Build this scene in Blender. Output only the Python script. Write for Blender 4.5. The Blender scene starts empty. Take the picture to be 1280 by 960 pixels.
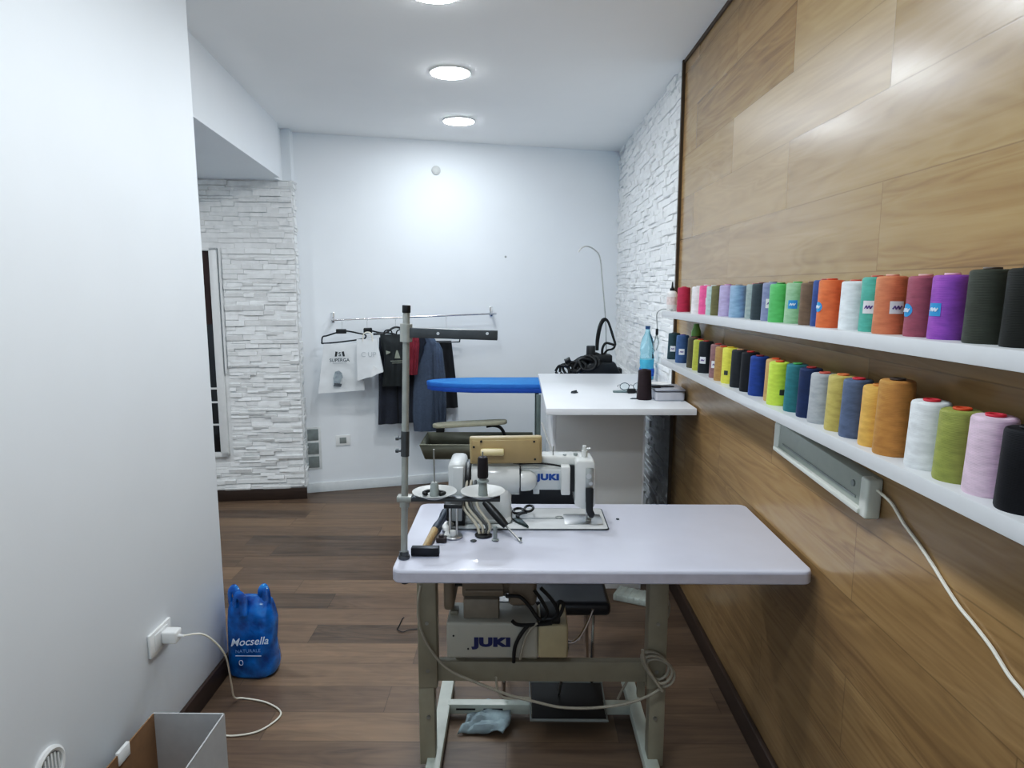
import bpy, bmesh, math, random
from mathutils import Vector, Matrix, Euler, noise as mnoise
R = math.radians
PI = math.pi
random.seed(7)
scn = bpy.context.scene
col = scn.collection

# ------------------------------------------------------------------ camera
F, H = 840.0, 1.56
PITCH, YAW = R(8.2), math.atan(8 / 840.0)
Rz = Matrix.Rotation(YAW, 3, 'Z')
FW = Rz @ Vector((0, math.cos(PITCH), -math.sin(PITCH)))
UP = Rz @ Vector((0, math.sin(PITCH), math.cos(PITCH)))
RT = Rz @ Vector((1, 0, 0))
CO = Vector((0, 0, H))
cam = bpy.data.cameras.new('camera')
cam.sensor_width = 36; cam.lens = F / 1280 * 36; cam.clip_start = .02
camo = bpy.data.objects.new('camera', cam); col.objects.link(camo)
m3 = Matrix((RT, UP, -FW)).transposed()
camo.matrix_world = Matrix.Translation(CO) @ m3.to_4x4()
scn.camera = camo

def ray(x, y): return FW + RT * ((x - 640) / F) - UP * ((y - 480) / F)
def ax(x, y, X): d = ray(x, y); return CO + d * (X / d.x)
def ay(x, y, Y): d = ray(x, y); return CO + d * (Y / d.y)
def az(x, y, Z): d = ray(x, y); return CO + d * ((Z - H) / d.z)

# ------------------------------------------------------------------ materials
def s2l(c): return c / 12.92 if c <= .04045 else ((c + .055) / 1.055) ** 2.4
def hexc(h):
    h = h.lstrip('#'); return tuple(s2l(int(h[i:i + 2], 16) / 255) for i in (0, 2, 4))
MATS = {}
def new_mat(name):
    m = bpy.data.materials.new(name); m.use_nodes = True
    nt = m.node_tree; b = nt.nodes['Principled BSDF']
    return m, nt, b
def N(nt, t, **kw):
    n = nt.nodes.new(t)
    for k, v in kw.items(): setattr(n, k, v)
    return n
def mat(name, color, rough=.5, metal=0., var=.08, scale=30., bump=0., bscale=200., coat=0., spec=None, stretch=None):
    """plain surface with a little procedural tone variation and optional fine bump"""
    if name in MATS: return MATS[name]
    if isinstance(color, str): color = hexc(color)
    m, nt, b = new_mat(name)
    tc = N(nt, 'ShaderNodeTexCoord'); mp = N(nt, 'ShaderNodeMapping')
    if stretch: mp.inputs['Scale'].default_value = stretch
    nt.links.new(tc.outputs['Object'], mp.inputs[0])
    nz = N(nt, 'ShaderNodeTexNoise'); nz.inputs['Scale'].default_value = scale; nz.inputs['Detail'].default_value = 3
    nt.links.new(mp.outputs[0], nz.inputs['Vector'])
    cr = N(nt, 'ShaderNodeValToRGB')
    cr.color_ramp.elements[0].position = .3; cr.color_ramp.elements[1].position = .7
    cr.color_ramp.elements[0].color = (*[c * (1 - var) for c in color], 1)
    cr.color_ramp.elements[1].color = (*[min(1, c * (1 + var)) for c in color], 1)
    nt.links.new(nz.outputs['Fac'], cr.inputs[0]); nt.links.new(cr.outputs[0], b.inputs['Base Color'])
    b.inputs['Roughness'].default_value = rough; b.inputs['Metallic'].default_value = metal
    if coat: b.inputs['Coat Weight'].default_value = coat
    if spec is not None: b.inputs['Specular IOR Level'].default_value = spec
    if bump:
        n2 = N(nt, 'ShaderNodeTexNoise'); n2.inputs['Scale'].default_value = bscale
        nt.links.new(mp.outputs[0], n2.inputs['Vector'])
        bp = N(nt, 'ShaderNodeBump'); bp.inputs['Strength'].default_value = bump; bp.inputs['Distance'].default_value = .002
        nt.links.new(n2.outputs['Fac'], bp.inputs['Height']); nt.links.new(bp.outputs[0], b.inputs['Normal'])
    MATS[name] = m
    return m
def thread_mat(color):
    if color in MATS: return MATS[color]
    c = hexc(color); lum = .3 * c[0] + .6 * c[1] + .1 * c[2]; k = .72 + .25 * min(1, lum / .3); c = tuple((x * .92 + lum * .08) * k for x in c); m, nt, b = new_mat('thread ' + color)
    tc = N(nt, 'ShaderNodeTexCoord')
    wv = N(nt, 'ShaderNodeTexWave', bands_direction='Z'); wv.inputs['Scale'].default_value = 130; wv.inputs['Distortion'].default_value = 2.5
    wv.inputs['Detail'].default_value = 2; wv.inputs['Detail Scale'].default_value = .6
    nt.links.new(tc.outputs['Object'], wv.inputs['Vector'])
    nz = N(nt, 'ShaderNodeTexNoise'); nz.inputs['Scale'].default_value = 40
    mp = N(nt, 'ShaderNodeMapping'); mp.inputs['Scale'].default_value = (1, 1, 3)
    nt.links.new(tc.outputs['Object'], mp.inputs[0]); nt.links.new(mp.outputs[0], nz.inputs['Vector'])
    cr = N(nt, 'ShaderNodeValToRGB')
    cr.color_ramp.elements[0].position = .3; cr.color_ramp.elements[1].position = .72
    cr.color_ramp.elements[0].color = (*[x * .85 for x in c], 1); cr.color_ramp.elements[1].color = (*[min(1, x * 1.12) for x in c], 1)
    nt.links.new(nz.outputs['Fac'], cr.inputs[0]); nt.links.new(cr.outputs[0], b.inputs['Base Color'])
    bp = N(nt, 'ShaderNodeBump'); bp.inputs['Strength'].default_value = .35; bp.inputs['Distance'].default_value = .001
    nt.links.new(wv.outputs['Fac'], bp.inputs['Height']); nt.links.new(bp.outputs[0], b.inputs['Normal'])
    b.inputs['Roughness'].default_value = .6; b.inputs['Specular IOR Level'].default_value = .25; b.inputs['Sheen Weight'].default_value = .04
    MATS[color] = m; return m
def plank_mat(name, along, across, length, width, org_a, org_c, stops, groove, rough, tint, grain=(1.6, 26.), coat=0., half=True, gstr=.5, kc=.5):
    """wood planks: `along`/`across` are the axis letters of the object coordinates"""
    m, nt, b = new_mat(name)
    L = nt.links.new
    tc = N(nt, 'ShaderNodeTexCoord'); sp = N(nt, 'ShaderNodeSeparateXYZ'); L(tc.outputs['Object'], sp.inputs[0])
    def ma(op, a, bb=None, c=None):
        n = N(nt, 'ShaderNodeMath', operation=op)
        for i, v in enumerate((a, bb, c)):
            if v is None: continue
            if isinstance(v, (int, float)): n.inputs[i].default_value = v
            else: L(v, n.inputs[i])
        return n.outputs[0]
    a = sp.outputs[along]; c = sp.outputs[across]
    rowf = ma('DIVIDE', ma('SUBTRACT', c, org_c), width); row = ma('FLOOR', rowf)
    if half: off = ma('MULTIPLY', ma('FLOORED_MODULO', row, 2), .5)
    else:
        wr = N(nt, 'ShaderNodeTexWhiteNoise', noise_dimensions='1D'); L(row, wr.inputs['W']); off = wr.outputs['Value']
    colf = ma('ADD', ma('DIVIDE', ma('SUBTRACT', a, org_a), length), off); cl = ma('FLOOR', colf)
    cmb = N(nt, 'ShaderNodeCombineXYZ'); L(row, cmb.inputs[0]); L(cl, cmb.inputs[1])
    wn = N(nt, 'ShaderNodeTexWhiteNoise', noise_dimensions='2D'); L(cmb.outputs[0], wn.inputs['Vector'])
    rnd = wn.outputs['Value']
    # grain
    g = N(nt, 'ShaderNodeCombineXYZ')
    L(ma('ADD', ma('MULTIPLY', a, grain[0]), ma('MULTIPLY', rnd, 37.)), g.inputs[0]); L(ma('MULTIPLY', c, grain[1]), g.inputs[1]); L(ma('MULTIPLY', rnd, 91.), g.inputs[2])
    n1 = N(nt, 'ShaderNodeTexNoise'); n1.inputs['Scale'].default_value = 1.; n1.inputs['Detail'].default_value = 7; n1.inputs['Roughness'].default_value = .62; n1.inputs['Distortion'].default_value = .6
    L(g.outputs[0], n1.inputs['Vector'])
    g2 = N(nt, 'ShaderNodeCombineXYZ')
    L(ma('ADD', ma('MULTIPLY', a, grain[0] * .9), ma('MULTIPLY', rnd, 11.)), g2.inputs[0]); L(ma('MULTIPLY', c, grain[1] * .28), g2.inputs[1]); L(ma('MULTIPLY', rnd, 53.), g2.inputs[2])
    n2 = N(nt, 'ShaderNodeTexNoise'); n2.inputs['Scale'].default_value = 1.; n2.inputs['Detail'].default_value = 2; n2.inputs['Distortion'].default_value = 1.2
    L(g2.outputs[0], n2.inputs['Vector'])
    ringv = ma('FRACT', ma('MULTIPLY', n2.outputs['Fac'], 9.))
    ring = ma('ABSOLUTE', ma('SUBTRACT', ringv, .5))
    tone = ma('ADD', ma('ADD', ma('MULTIPLY', n1.outputs['Fac'], gstr), ma('MULTIPLY', ring, .16)), ma('MULTIPLY', ma('SUBTRACT', rnd, .5), tint))
    tone = ma('ADD', tone, ma('MULTIPLY', ma('SUBTRACT', n2.outputs['Fac'], .5), kc))
    cr = N(nt, 'ShaderNodeValToRGB')
    els = cr.color_ramp.elements
    while len(els) < len(stops): els.new(.5)
    for e, (p, hc) in zip(els, stops): e.position = p; e.color = (*hexc(hc), 1)
    L(tone, cr.inputs[0])
    # grooves
    fr = ma('FRACT', rowf); fc = ma('FRACT', colf)
    e1 = ma('MINIMUM', fr, ma('SUBTRACT', 1., fr)); e2 = ma('MINIMUM', fc, ma('SUBTRACT', 1., fc))
    d = ma('MINIMUM', ma('MULTIPLY', e1, width), ma('MULTIPLY', e2, length))
    mask = N(nt, 'ShaderNodeMapRange'); mask.inputs['From Min'].default_value = .0006; mask.inputs['From Max'].default_value = .0022
    L(d, mask.inputs['Value'])
    mx = N(nt, 'ShaderNodeMix', data_type='RGBA', blend_type='MULTIPLY'); mx.inputs[0].default_value = 1.
    dk = N(nt, 'ShaderNodeMapRange'); dk.inputs['To Min'].default_value = groove; dk.inputs['To Max'].default_value = 1.
    L(mask.outputs[0], dk.inputs['Value'])
    L(cr.outputs[0], mx.inputs[6]); L(dk.outputs[0], mx.inputs[7]); L(mx.outputs[2], b.inputs['Base Color'])
    rr = N(nt, 'ShaderNodeMapRange'); rr.inputs['To Min'].default_value = rough - .05; rr.inputs['To Max'].default_value = rough + .1
    L(wn.outputs['Value'], rr.inputs['Value']); L(rr.outputs[0], b.inputs['Roughness'])
    bp = N(nt, 'ShaderNodeBump'); bp.inputs['Strength'].default_value = .06; bp.inputs['Distance'].default_value = .002
    L(ma('ADD', ma('MULTIPLY', n1.outputs['Fac'], .5), mask.outputs[0]), bp.inputs['Height']); L(bp.outputs[0], b.inputs['Normal'])
    if coat: b.inputs['Coat Weight'].default_value = coat; b.inputs['Coat Roughness'].default_value = .25
    return m
def emit_mat(name, color, s):
    m, nt, b = new_mat(name)
    b.inputs['Base Color'].default_value = (1, 1, 1, 1)
    b.inputs['Emission Color'].default_value = (*color, 1); b.inputs['Emission Strength'].default_value = s
    return m
def glass_mat(name, color, rough=.02, alpha=1.0, trans=1.0):
    m, nt, b = new_mat(name)
    b.inputs['Base Color'].default_value = (*hexc(color), 1); b.inputs['Roughness'].default_value = rough
    b.inputs['Transmission Weight'].default_value = trans; b.inputs['IOR'].default_value = 1.3
    return m

PAINT = mat('white wall paint', (.83, .87, .91), .55, var=.015, scale=3, bump=.08, bscale=120)
CEILP = mat('white ceiling paint', (.90, .91, .91), .8, var=.01, scale=3)
STONE = mat('white stone cladding', (.80, .81, .81), .6, var=.07, scale=25, bump=.5, bscale=90)
WOOD = plank_mat('oak wall panel', 'Y', 'Z', 1.1, .1975, 2.1, 1.793,
                 [(.04, '#745a3c'), (.22, '#937752'), (.40, '#a78b63'), (.66, '#bba079')], .7, .21, .12, gstr=.42, grain=(1.1, 30.), kc=.2)
FLOORM = plank_mat('walnut plank floor', 'X', 'Y', 1.25, .162, .1, .02,
                   [(.08, '#44372c'), (.32, '#655243'), (.52, '#77624f'), (.85, '#8d755e')], .6, .38, .34, half=False, gstr=.6, grain=(1.5, 30.), kc=.25)
DARKWOOD = mat('dark brown skirting', '#3a2b23', .45, var=.2, scale=8, stretch=(1, 1, 12))
WHITEP = mat('white plastic', (.8, .81, .8), .35, var=.02)
WHITEL = mat('white laminate', (.80, .82, .86), .28, var=.02, scale=8, coat=.2)
TABLEL = mat('table laminate', (.60, .61, .72), .3, var=.03, scale=10, coat=.25)
TABLEE = mat('table edge band', (.5, .48, .53), .4, var=.05)
BEIGEM = mat('beige enamel metal', '#9a9482', .4, var=.06, scale=18)
BEIGEP = mat('beige plastic', '#c2ab84', .4, var=.05)
CREAM = mat('cream plastic', '#d2c193', .4, var=.05)
MACHW = mat('white enamel', (.58, .59, .57), .22, var=.03, coat=.4)
MACHG = mat('light grey enamel', (.5, .52, .52), .3, var=.03, coat=.2)
STEEL = mat('steel', (.6, .6, .6), .28, 1., var=.1)
DULLST = mat('dull steel', (.42, .42, .4), .45, 1., var=.15)
CHROME = mat('chrome', (.75, .76, .78), .12, 1., var=.05)
BLACKP = mat('black plastic', '#17181a', .4, var=.2)
BLACKR = mat('black rubber', '#111112', .6, var=.2)
GREYP = mat('grey plastic', '#8f9491', .4, var=.06)
DGREY = mat('dark grey metal', '#55585a', .4, .6, var=.1)
CABLE = mat('grey cable', '#a8a294', .5, var=.06)
WCABLE = mat('white cable', '#e4e0d2', .4, var=.03)
BLUEINK = mat('blue ink', '#1d4a8e', .5, var=.05)
NAVYINK = mat('navy ink', '#1c2560', .5, var=.05)
BLACKINK = mat('black ink', '#2a2a2c', .6, var=.05)
WHITEINK = mat('white ink', '#d8e4f2', .5, var=.05)
LED = emit_mat('led diffuser', (.865, .95, 1.01), 116.)

# ------------------------------------------------------------------ mesh builder
class MB:
    def __init__(s): s.bm = bmesh.new(); s.mi = 0
    def _merge(s, t, M=None):
        if M is not None: bmesh.ops.transform(t, matrix=M, verts=t.verts)
        for f in t.faces: f.material_index = s.mi
        me = bpy.data.meshes.new('tmp'); t.to_mesh(me); t.free(); s.bm.from_mesh(me); bpy.data.meshes.remove(me)
        return s
    def box(s, a, b, bev=0, seg=2, M=None):
        a, b = Vector(a), Vector(b); t = bmesh.new()
        bmesh.ops.create_cube(t, size=1)
        c = (a + b) / 2; d = b - a
        bmesh.ops.transform(t, matrix=Matrix.Translation(c) @ Matrix.Diagonal((abs(d.x), abs(d.y), abs(d.z), 1)), verts=t.verts)
        if bev: bmesh.ops.bevel(t, geom=t.edges[:], offset=bev, segments=seg, affect='EDGES', profile=.5)
        return s._merge(t, M)
    def cyl(s, p0, p1, r0, r1=None, seg=20, bev=0):
        p0, p1 = Vector(p0), Vector(p1); r1 = r0 if r1 is None else r1
        t = bmesh.new(); d = p1 - p0
        bmesh.ops.create_cone(t, cap_ends=True, segments=seg, radius1=r0, radius2=max(r1, 1e-5), depth=d.length)
        if bev:
            ed = [e for e in t.edges if len(e.link_faces) == 2 and any(len(f.verts) > 4 for f in e.link_faces)]
            bmesh.ops.bevel(t, geom=ed, offset=bev, segments=2, affect='EDGES', profile=.5)
        q = d.to_track_quat('Z', 'Y').to_matrix().to_4x4()
        return s._merge(t, Matrix.Translation((p0 + p1) / 2) @ q)
    def lathe(s, prof, M=None, seg=28):
        t = bmesh.new(); rings = []
        for r, z in prof:
            if r < 1e-5: rings.append([t.verts.new((0, 0, z))])
            else: rings.append([t.verts.new((r * math.cos(2 * PI * i / seg), r * math.sin(2 * PI * i / seg), z)) for i in range(seg)])
        for A, B in zip(rings, rings[1:]):
            if len(A) == 1 and len(B) == 1: continue
            for i in range(seg):
                j = (i + 1) % seg
                if len(A) == 1: t.faces.new((A[0], B[j], B[i]))
                elif len(B) == 1: t.faces.new((A[i], A[j], B[0]))
                else: t.faces.new((A[i], A[j], B[j], B[i]))
        for g, f in ((rings[0], True), (rings[-1], False)):
            if len(g) > 1: t.faces.new(g[::-1] if f else g)
        return s._merge(t, M)
    def prism(s, poly, d, M=None, bev=0, seg=2):
        t = bmesh.new(); vs = [t.verts.new((x, y, 0)) for x, y in poly]
        f = t.faces.new(vs); r = bmesh.ops.extrude_face_region(t, geom=[f])
        bmesh.ops.translate(t, vec=(0, 0, d), verts=[v for v in r['geom'] if isinstance(v, bmesh.types.BMVert)])
        if bev: bmesh.ops.bevel(t, geom=t.edges[:], offset=bev, segments=seg, affect='EDGES', profile=.5)
        return s._merge(t, M)
    def xz(s, poly, y0, y1, bev=0, seg=2):
        return s.prism(poly, y1 - y0, Matrix(((1, 0, 0, 0), (0, 0, 1, y0), (0, 1, 0, 0), (0, 0, 0, 1))), bev, seg)
    def tube(s, pts, r, seg=8, sm=6, closed=False, flat=None):
        P = [Vector(p) for p in pts]
        if sm and len(P) > 2:
            Q = []; n = len(P); rng = n if closed else n - 1
            for i in range(rng):
                if closed: p0, p1, p2, p3 = P[i - 1], P[i], P[(i + 1) % n], P[(i + 2) % n]
                else: p0, p1, p2, p3 = P[max(i - 1, 0)], P[i], P[i + 1], P[min(i + 2, n - 1)]
                for k in range(sm):
                    u = k / sm
                    Q.append(.5 * ((2 * p1) + (p2 - p0) * u + (2 * p0 - 5 * p1 + 4 * p2 - p3) * u * u + (3 * p1 - p0 - 3 * p2 + p3) * u ** 3))
            if not closed: Q.append(P[-1])
            P = Q
        t = bmesh.new(); rings = []; nrm = None; n = len(P)
        for i, p in enumerate(P):
            if closed: d = P[(i + 1) % n] - P[i - 1]
            else: d = P[min(i + 1, n - 1)] - P[max(i - 1, 0)]
            if d.length < 1e-9: d = Vector((0, 0, 1))
            d.normalize()
            if nrm is None: nrm = d.orthogonal().normalized()
            nrm = (nrm - d * nrm.dot(d))
            nrm = nrm.normalized() if nrm.length > 1e-6 else d.orthogonal().normalized()
            bi = d.cross(nrm); rr = r(i / max(n - 1, 1)) if callable(r) else r
            fa, fb = flat if flat else (1, 1)
            rings.append([t.verts.new(p + nrm * (rr * fa * math.cos(2 * PI * k / seg)) + bi * (rr * fb * math.sin(2 * PI * k / seg))) for k in range(seg)])
        pr = list(zip(rings, rings[1:])) + ([(rings[-1], rings[0])] if closed else [])
        for A, B in pr:
            for k in range(seg):
                j = (k + 1) % seg; t.faces.new((A[k], A[j], B[j], B[k]))
        if not closed: t.faces.new(rings[0][::-1]); t.faces.new(rings[-1])
        return s._merge(t)
    def grid(s, fn, nu, nv, M=None, closed_u=False):
        t = bmesh.new(); V = [[t.verts.new(fn(i / (nu if closed_u else nu - 1), j / (nv - 1))) for i in range(nu)] for j in range(nv)]
        for j in range(nv - 1):
            for i in range(nu if closed_u else nu - 1):
                k = (i + 1) % nu; t.faces.new((V[j][i], V[j][k], V[j + 1][k], V[j + 1][i]))
        return s._merge(t, M)
    def sphere(s, c, r, sc=(1, 1, 1), seg=16):
        t = bmesh.new(); bmesh.ops.create_uvsphere(t, u_segments=seg, v_segments=max(8, seg // 2), radius=r)
        return s._merge(t, Matrix.Translation(c) @ Matrix.Diagonal((*sc, 1)))
    def poly(s, pts):
        t = bmesh.new(); t.faces.new([t.verts.new(p) for p in pts]); return s._merge(t)
    def build(s, name, m, parent=None, ang=35, recalc=True):
        if recalc: bmesh.ops.recalc_face_normals(s.bm, faces=s.bm.faces)
        me = bpy.data.meshes.new(name); s.bm.to_mesh(me); s.bm.free()
        for x in (m if isinstance(m, (list, tuple)) else [m]): me.materials.append(x)
        me.shade_smooth(); me.set_sharp_from_angle(angle=R(ang))
        return link(name, me, parent)
BASE = {}
def link(name, me, parent=None):
    o = bpy.data.objects.new(name, me); col.objects.link(o)
    if parent is not None:
        o.parent = parent
        if parent.name in BASE: o.location = -BASE[parent.name]
    return o
def tag(o, label, cat, group=None):
    o['label'] = label; o['category'] = cat
    if group: o['group'] = group
    return o
def thing(name, loc, label, cat, group=None):
    o = bpy.data.objects.new(name, None); o.empty_display_size = .05; col.objects.link(o)
    o.location = loc; BASE[o.name] = Vector(loc)
    return tag(o, label, cat, group)
def struct(name, mb, m, ang=35):
    o = mb.build(name, m, None, ang); o['kind'] = 'structure'; return o
def part(o, label): o['label'] = label; return o
def text(name, string, size, M, m, parent, bold=0., shear=0., spacing=1., sx=1.):
    cu = bpy.data.curves.new('t', 'FONT'); cu.body = string; cu.size = size; cu.offset = bold; cu.shear = shear
    cu.align_x = 'CENTER'; cu.align_y = 'CENTER'; cu.extrude = .0004; cu.space_character = spacing; cu.resolution_u = 3
    ob = bpy.data.objects.new('t', cu); col.objects.link(ob)
    dg = bpy.context.evaluated_depsgraph_get(); dg.update()
    me = bpy.data.meshes.new_from_object(ob.evaluated_get(dg)); bpy.data.objects.remove(ob); bpy.data.curves.remove(cu)
    me.name = name; me.transform(M @ Matrix.Diagonal((sx, 1, 1, 1))); me.materials.clear(); me.materials.append(m)
    return link(name, me, parent)
def frame(o, x, y):            # matrix with origin o, local x and y axes
    x = Vector(x).normalized(); y = Vector(y).normalized(); z = x.cross(y).normalized()
    return Matrix.Translation(o) @ Matrix((x, y, z)).transposed().to_4x4()

# ------------------------------------------------------------------ room shell
XW = .81; ZC = 2.65
BP = Vector((-1.617, 4.964, 0)); BD = Vector((.9590, .2834, 0)); BN = Vector((.2834, -.9590, 0))   # back wall
def W(s, t, z): return BP + BD * s + BN * t + Vector((0, 0, z))
BM = Matrix((( BD.x, BN.x, 0, BP.x), (BD.y, BN.y, 0, BP.y), (0, 0, 1, 0), (0, 0, 0, 1)))      # local (s,t,z)

b = MB(); b.box((-3.5, -1.2, -.06), (1.0, 6.1, 0)); struct('floor', b, FLOORM)
b = MB(); b.box((-3.5, -1.2, ZC), (1.0, 6.1, ZC + .08)); struct('ceiling', b, CEILP)
b = MB(); b.box((XW, -1.2, 0), (XW + .1, 3.462, ZC)); struct('wall_right', b, WOOD)
b = MB(); b.box((XW + .022, 3.47, 0), (XW + .1, 6.0, ZC)); 
def relief(b, s0, s1, z0, z1, put, skip=None, hmin=.022, hmax=.055, lmin=.09, lmax=.34, dmax=.02):
    z = z0; rnd = random.Random(int(s0 * 1000) + 5)
    while z < z1 - .004:
        h = min(rnd.uniform(hmin, hmax), z1 - z)
        s = s0 - rnd.uniform(0, .15)
        while s < s1:
            l = rnd.uniform(lmin, lmax); a, e = max(s, s0), min(s + l, s1)
            if skip and z + h > skip[1] and z < skip[2]: a = max(a, skip[0])
            if e - a > .004:
                d0 = rnd.uniform(.003, dmax); d1 = max(.002, d0 + rnd.uniform(-.009, .007)); zz = z + rnd.uniform(-.003, .003)
                put(b, a + .0008, e - .0008, max(zz, z0), zz + h, d0, d1, rnd.uniform(-.004, .004))
            s += l
        z += h
def strip(b, o, d, n):
    def put(bb, a, e, z0, z1, d0, d1, sk):
        t = bmesh.new()
        def v(s, dd, z): p = o + d * s + n * dd; return t.verts.new((p.x, p.y, z))
        c = min(.003, (z1 - z0) * .2)
        q = [v(a, -.002, z0), v(e, -.002, z0), v(e, d0 - .002, z0), v(a, d0 - .002, z0)]
        r = [v(a, d0, z0 + c), v(e, max(.002, d0 + sk), z0 + c), v(e, max(.002, d1 + sk), z1 - c), v(a, d1, z1 - c)]
        u = [v(a, -.002, z1), v(e, -.002, z1), v(e, d1 - .002, z1), v(a, d1 - .002, z1)]
        F_ = [(q[0], q[1], q[2], q[3]), (q[3], q[2], r[1], r[0]), (r[0], r[1], r[2], r[3]), (r[3], r[2], u[2], u[3]), (u[3], u[2], u[1], u[0]),
              (q[0], q[3], r[0], r[3], u[3], u[0]), (q[1], u[1], u[2], r[2], r[1], q[2])]
        for f in F_: t.faces.new(f)
        bb._merge(t)
    return put
relief(b, 0, 2.30, .0, ZC, strip(b, Vector((XW + .022, 3.475, 0)), Vector((0, 1, 0)), Vector((-1, 0, 0))), hmin=.018, hmax=.042, lmin=.06, lmax=.24, dmax=.018)
struct('wall_right_rear', b, STONE, 20)
TRIMB = mat('dark bronze trim', '#4a3a28', .5, var=.15)
b = MB(); b.box((XW - .014, 3.452, 0), (XW + .03, 3.474, ZC)); struct('trim_1', b, TRIMB)
b = MB(); b.box((XW - .008, -1.2, ZC - .016), (XW + .001, 3.452, ZC)); struct('trim_2', b, TRIMB)
b = MB(); b.box((XW - .02, -1.2, 0), (XW, 3.45, .085), .004); struct('baseboard_right', b, DARKWOOD)

b = MB(); b.box((-.35, -.12, 0), (2.75, 0, ZC), M=BM); struct('wall_back', b, PAINT)
b = MB(); b.box((0.0, -.001, 0), (2.56, .013, .075), .003, M=BM)
struct('baseboard_back', b, mat('white skirting tile', (.74, .77, .78), .3, var=.03))

LX = -1.19; LY = 2.565
b = MB(); b.box((-1.36, -1.2, 0), (LX, LY, ZC), .006); struct('wall_left', b, PAINT)
b = MB(); b.box((LX, -1.2, 0), (LX + .014, LY - .004, .082), .003); struct('baseboard_left', b, DARKWOOD)
# lowered ceiling over the alcove; its face toward the room runs at a slight angle
b = MB(); ZB = 2.296
b.prism([(-3.4, 2.45), (-1.345, 2.45), (-1.62, 4.70), (-1.66, 4.70), (-1.66, 4.88), (-3.4, 4.80)], ZC - ZB, Matrix.Translation((0, 0, ZB))); struct('ceiling_alcove', b, PAINT)
b = MB(); b.box((-3.5, 2.3, 0), (-3.38, 4.9, ZC)); struct('wall_left_far', b, PAINT)
b = MB(); b.box((-3.5, 2.25, 0), (-1.36, 2.35, ZC)); struct('wall_alcove_front', b, PAINT)
b = MB(); b.prism([(-1.66, 4.86), (-1.596, 4.86), (-1.612, 4.99), (-1.75, 4.99)], ZC - ZB, Matrix.Translation((0, 0, ZB))); struct('trim_3', b, PAINT)
# stone clad pier facing the room
PO = Vector((-3.4, 4.612, 0)); PD = Vector((.9927, .1205, 0)).normalized(); PN = Vector((PD.y, -PD.x, 0))
PL = (Vector((-1.583, 4.833, 0)) - PO).length
b = MB()
pe = PO + PD * PL
b.prism([(PO.x, PO.y), (pe.x - .012, pe.y - .001), (-1.62, 4.99), (-3.4, 4.9)], ZB, Matrix.Translation((0, 0, 0)))
WIN_S = (Vector((-2.107, 4.772, 0)) - PO).dot(PD)
relief(b, .6, PL - .004, .083, ZB, strip(b, PO, PD, PN), skip=(WIN_S + .03, .3, 1.85), hmin=.016, hmax=.04, lmin=.06, lmax=.2, dmax=.022)
relief(b, 0, .12, .083, ZB, strip(b, Vector((-1.589, 4.84, 0)), Vector((-.17, .985, 0)), Vector((.985, .17, 0))), hmin=.018, hmax=.045, dmax=.014)
struct('wall_left_rear', b, STONE, 20)
b = MB(); Mp = frame(PO, PD, (0, 0, 1))
b.box((0, 0, 0), (PL + .01, .083, .018), .003, M=Mp); struct('baseboard_left_rear', b, DARKWOOD)
# window in the pier
wn = bpy.data.objects.new('window_1', None); col.objects.link(wn); wn['kind'] = 'structure'
wn.location = PO + PD * (WIN_S - .4) + Vector((0, 0, .34)); BASE[wn.name] = Vector(wn.location)
WF = mat('white window frame', (.75, .76, .76), .35, var=.03)
b = MB()
s1 = WIN_S; s0 = WIN_S - .80; z0, z1 = .337, 1.831
for a, e, u, v in ((s1 - .055, s1, z0, z1), (s0, s0 + .05, z0, z1), (s0, s1, z0, z0 + .035), (s0, s1, z1 - .02, z1)):
    b.box((a, u, -.005), (e, v, .03), .004, M=Mp)
b.box((s1 + .012, .95, .0), (s1 + .022, z1 - .0, .034), M=Mp)
b.build('window_frame', WF, wn)
b = MB()
for z in (.57, .735, .835): b.box((s0 + .04, z, .004), (s1 - .05, z + .012, .02), M=Mp)
b.build('glazing_bar', WF, wn)
gm = mat('dark window pane', '#12151b', .08, var=.5, scale=4, spec=.8)
b = MB(); b.box((s0 + .04, z0 + .03, -.004), (s1 - .05, z1 - .015, .006), M=Mp); b.build('pane', gm, wn)
b = MB(); b.box((s1 - .3, 1.30, .006), (s1 - .055, z1 - .02, .0085), M=Mp); part(b.build('curtain', mat('dark red curtain', '#35201f', .7, var=.3, scale=6), wn), 'dark red curtain edge behind the glass')

# ------------------------------------------------------------------ ceiling lights
def ceiling_light(x, y, label, ZC=ZC):
    t = thing('ceiling_light', (x, y, ZC), label, 'ceiling light', 'round ceiling lights')
    b = MB(); b.lathe([(.1, -.001), (.107, -.001), (.106, -.008), (.1005, -.010), (.1, -.006)], Matrix.Translation((x, y, ZC))); b.build('rim', WHITEP, t)
    b = MB(); b.lathe([(0, -.0135), (.09, -.0135), (.0985, -.0115), (.0995, -.0095), (.0995, -.004), (0, -.004)], Matrix.Translation((x, y, ZC))); b.build('diffuser', LED, t)
for x, y, l in ((-.395, 4.63, 'round white ceiling light nearest the back wall'), (-.35, 3.62, 'round white ceiling light second from the back wall'),
                (-.31, 2.665, 'round white ceiling light cut off by the top of the picture'), (-.29, 1.7, 'round white ceiling light overhead, just out of view above the sewing table'),
                (-.27, .7, 'round white ceiling light overhead, out of view above the camera')):
    ceiling_light(x, y, l)
ceiling_light(-2.2, 3.35, 'round white ceiling light in the low alcove ceiling behind the left wall', ZB)

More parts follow.
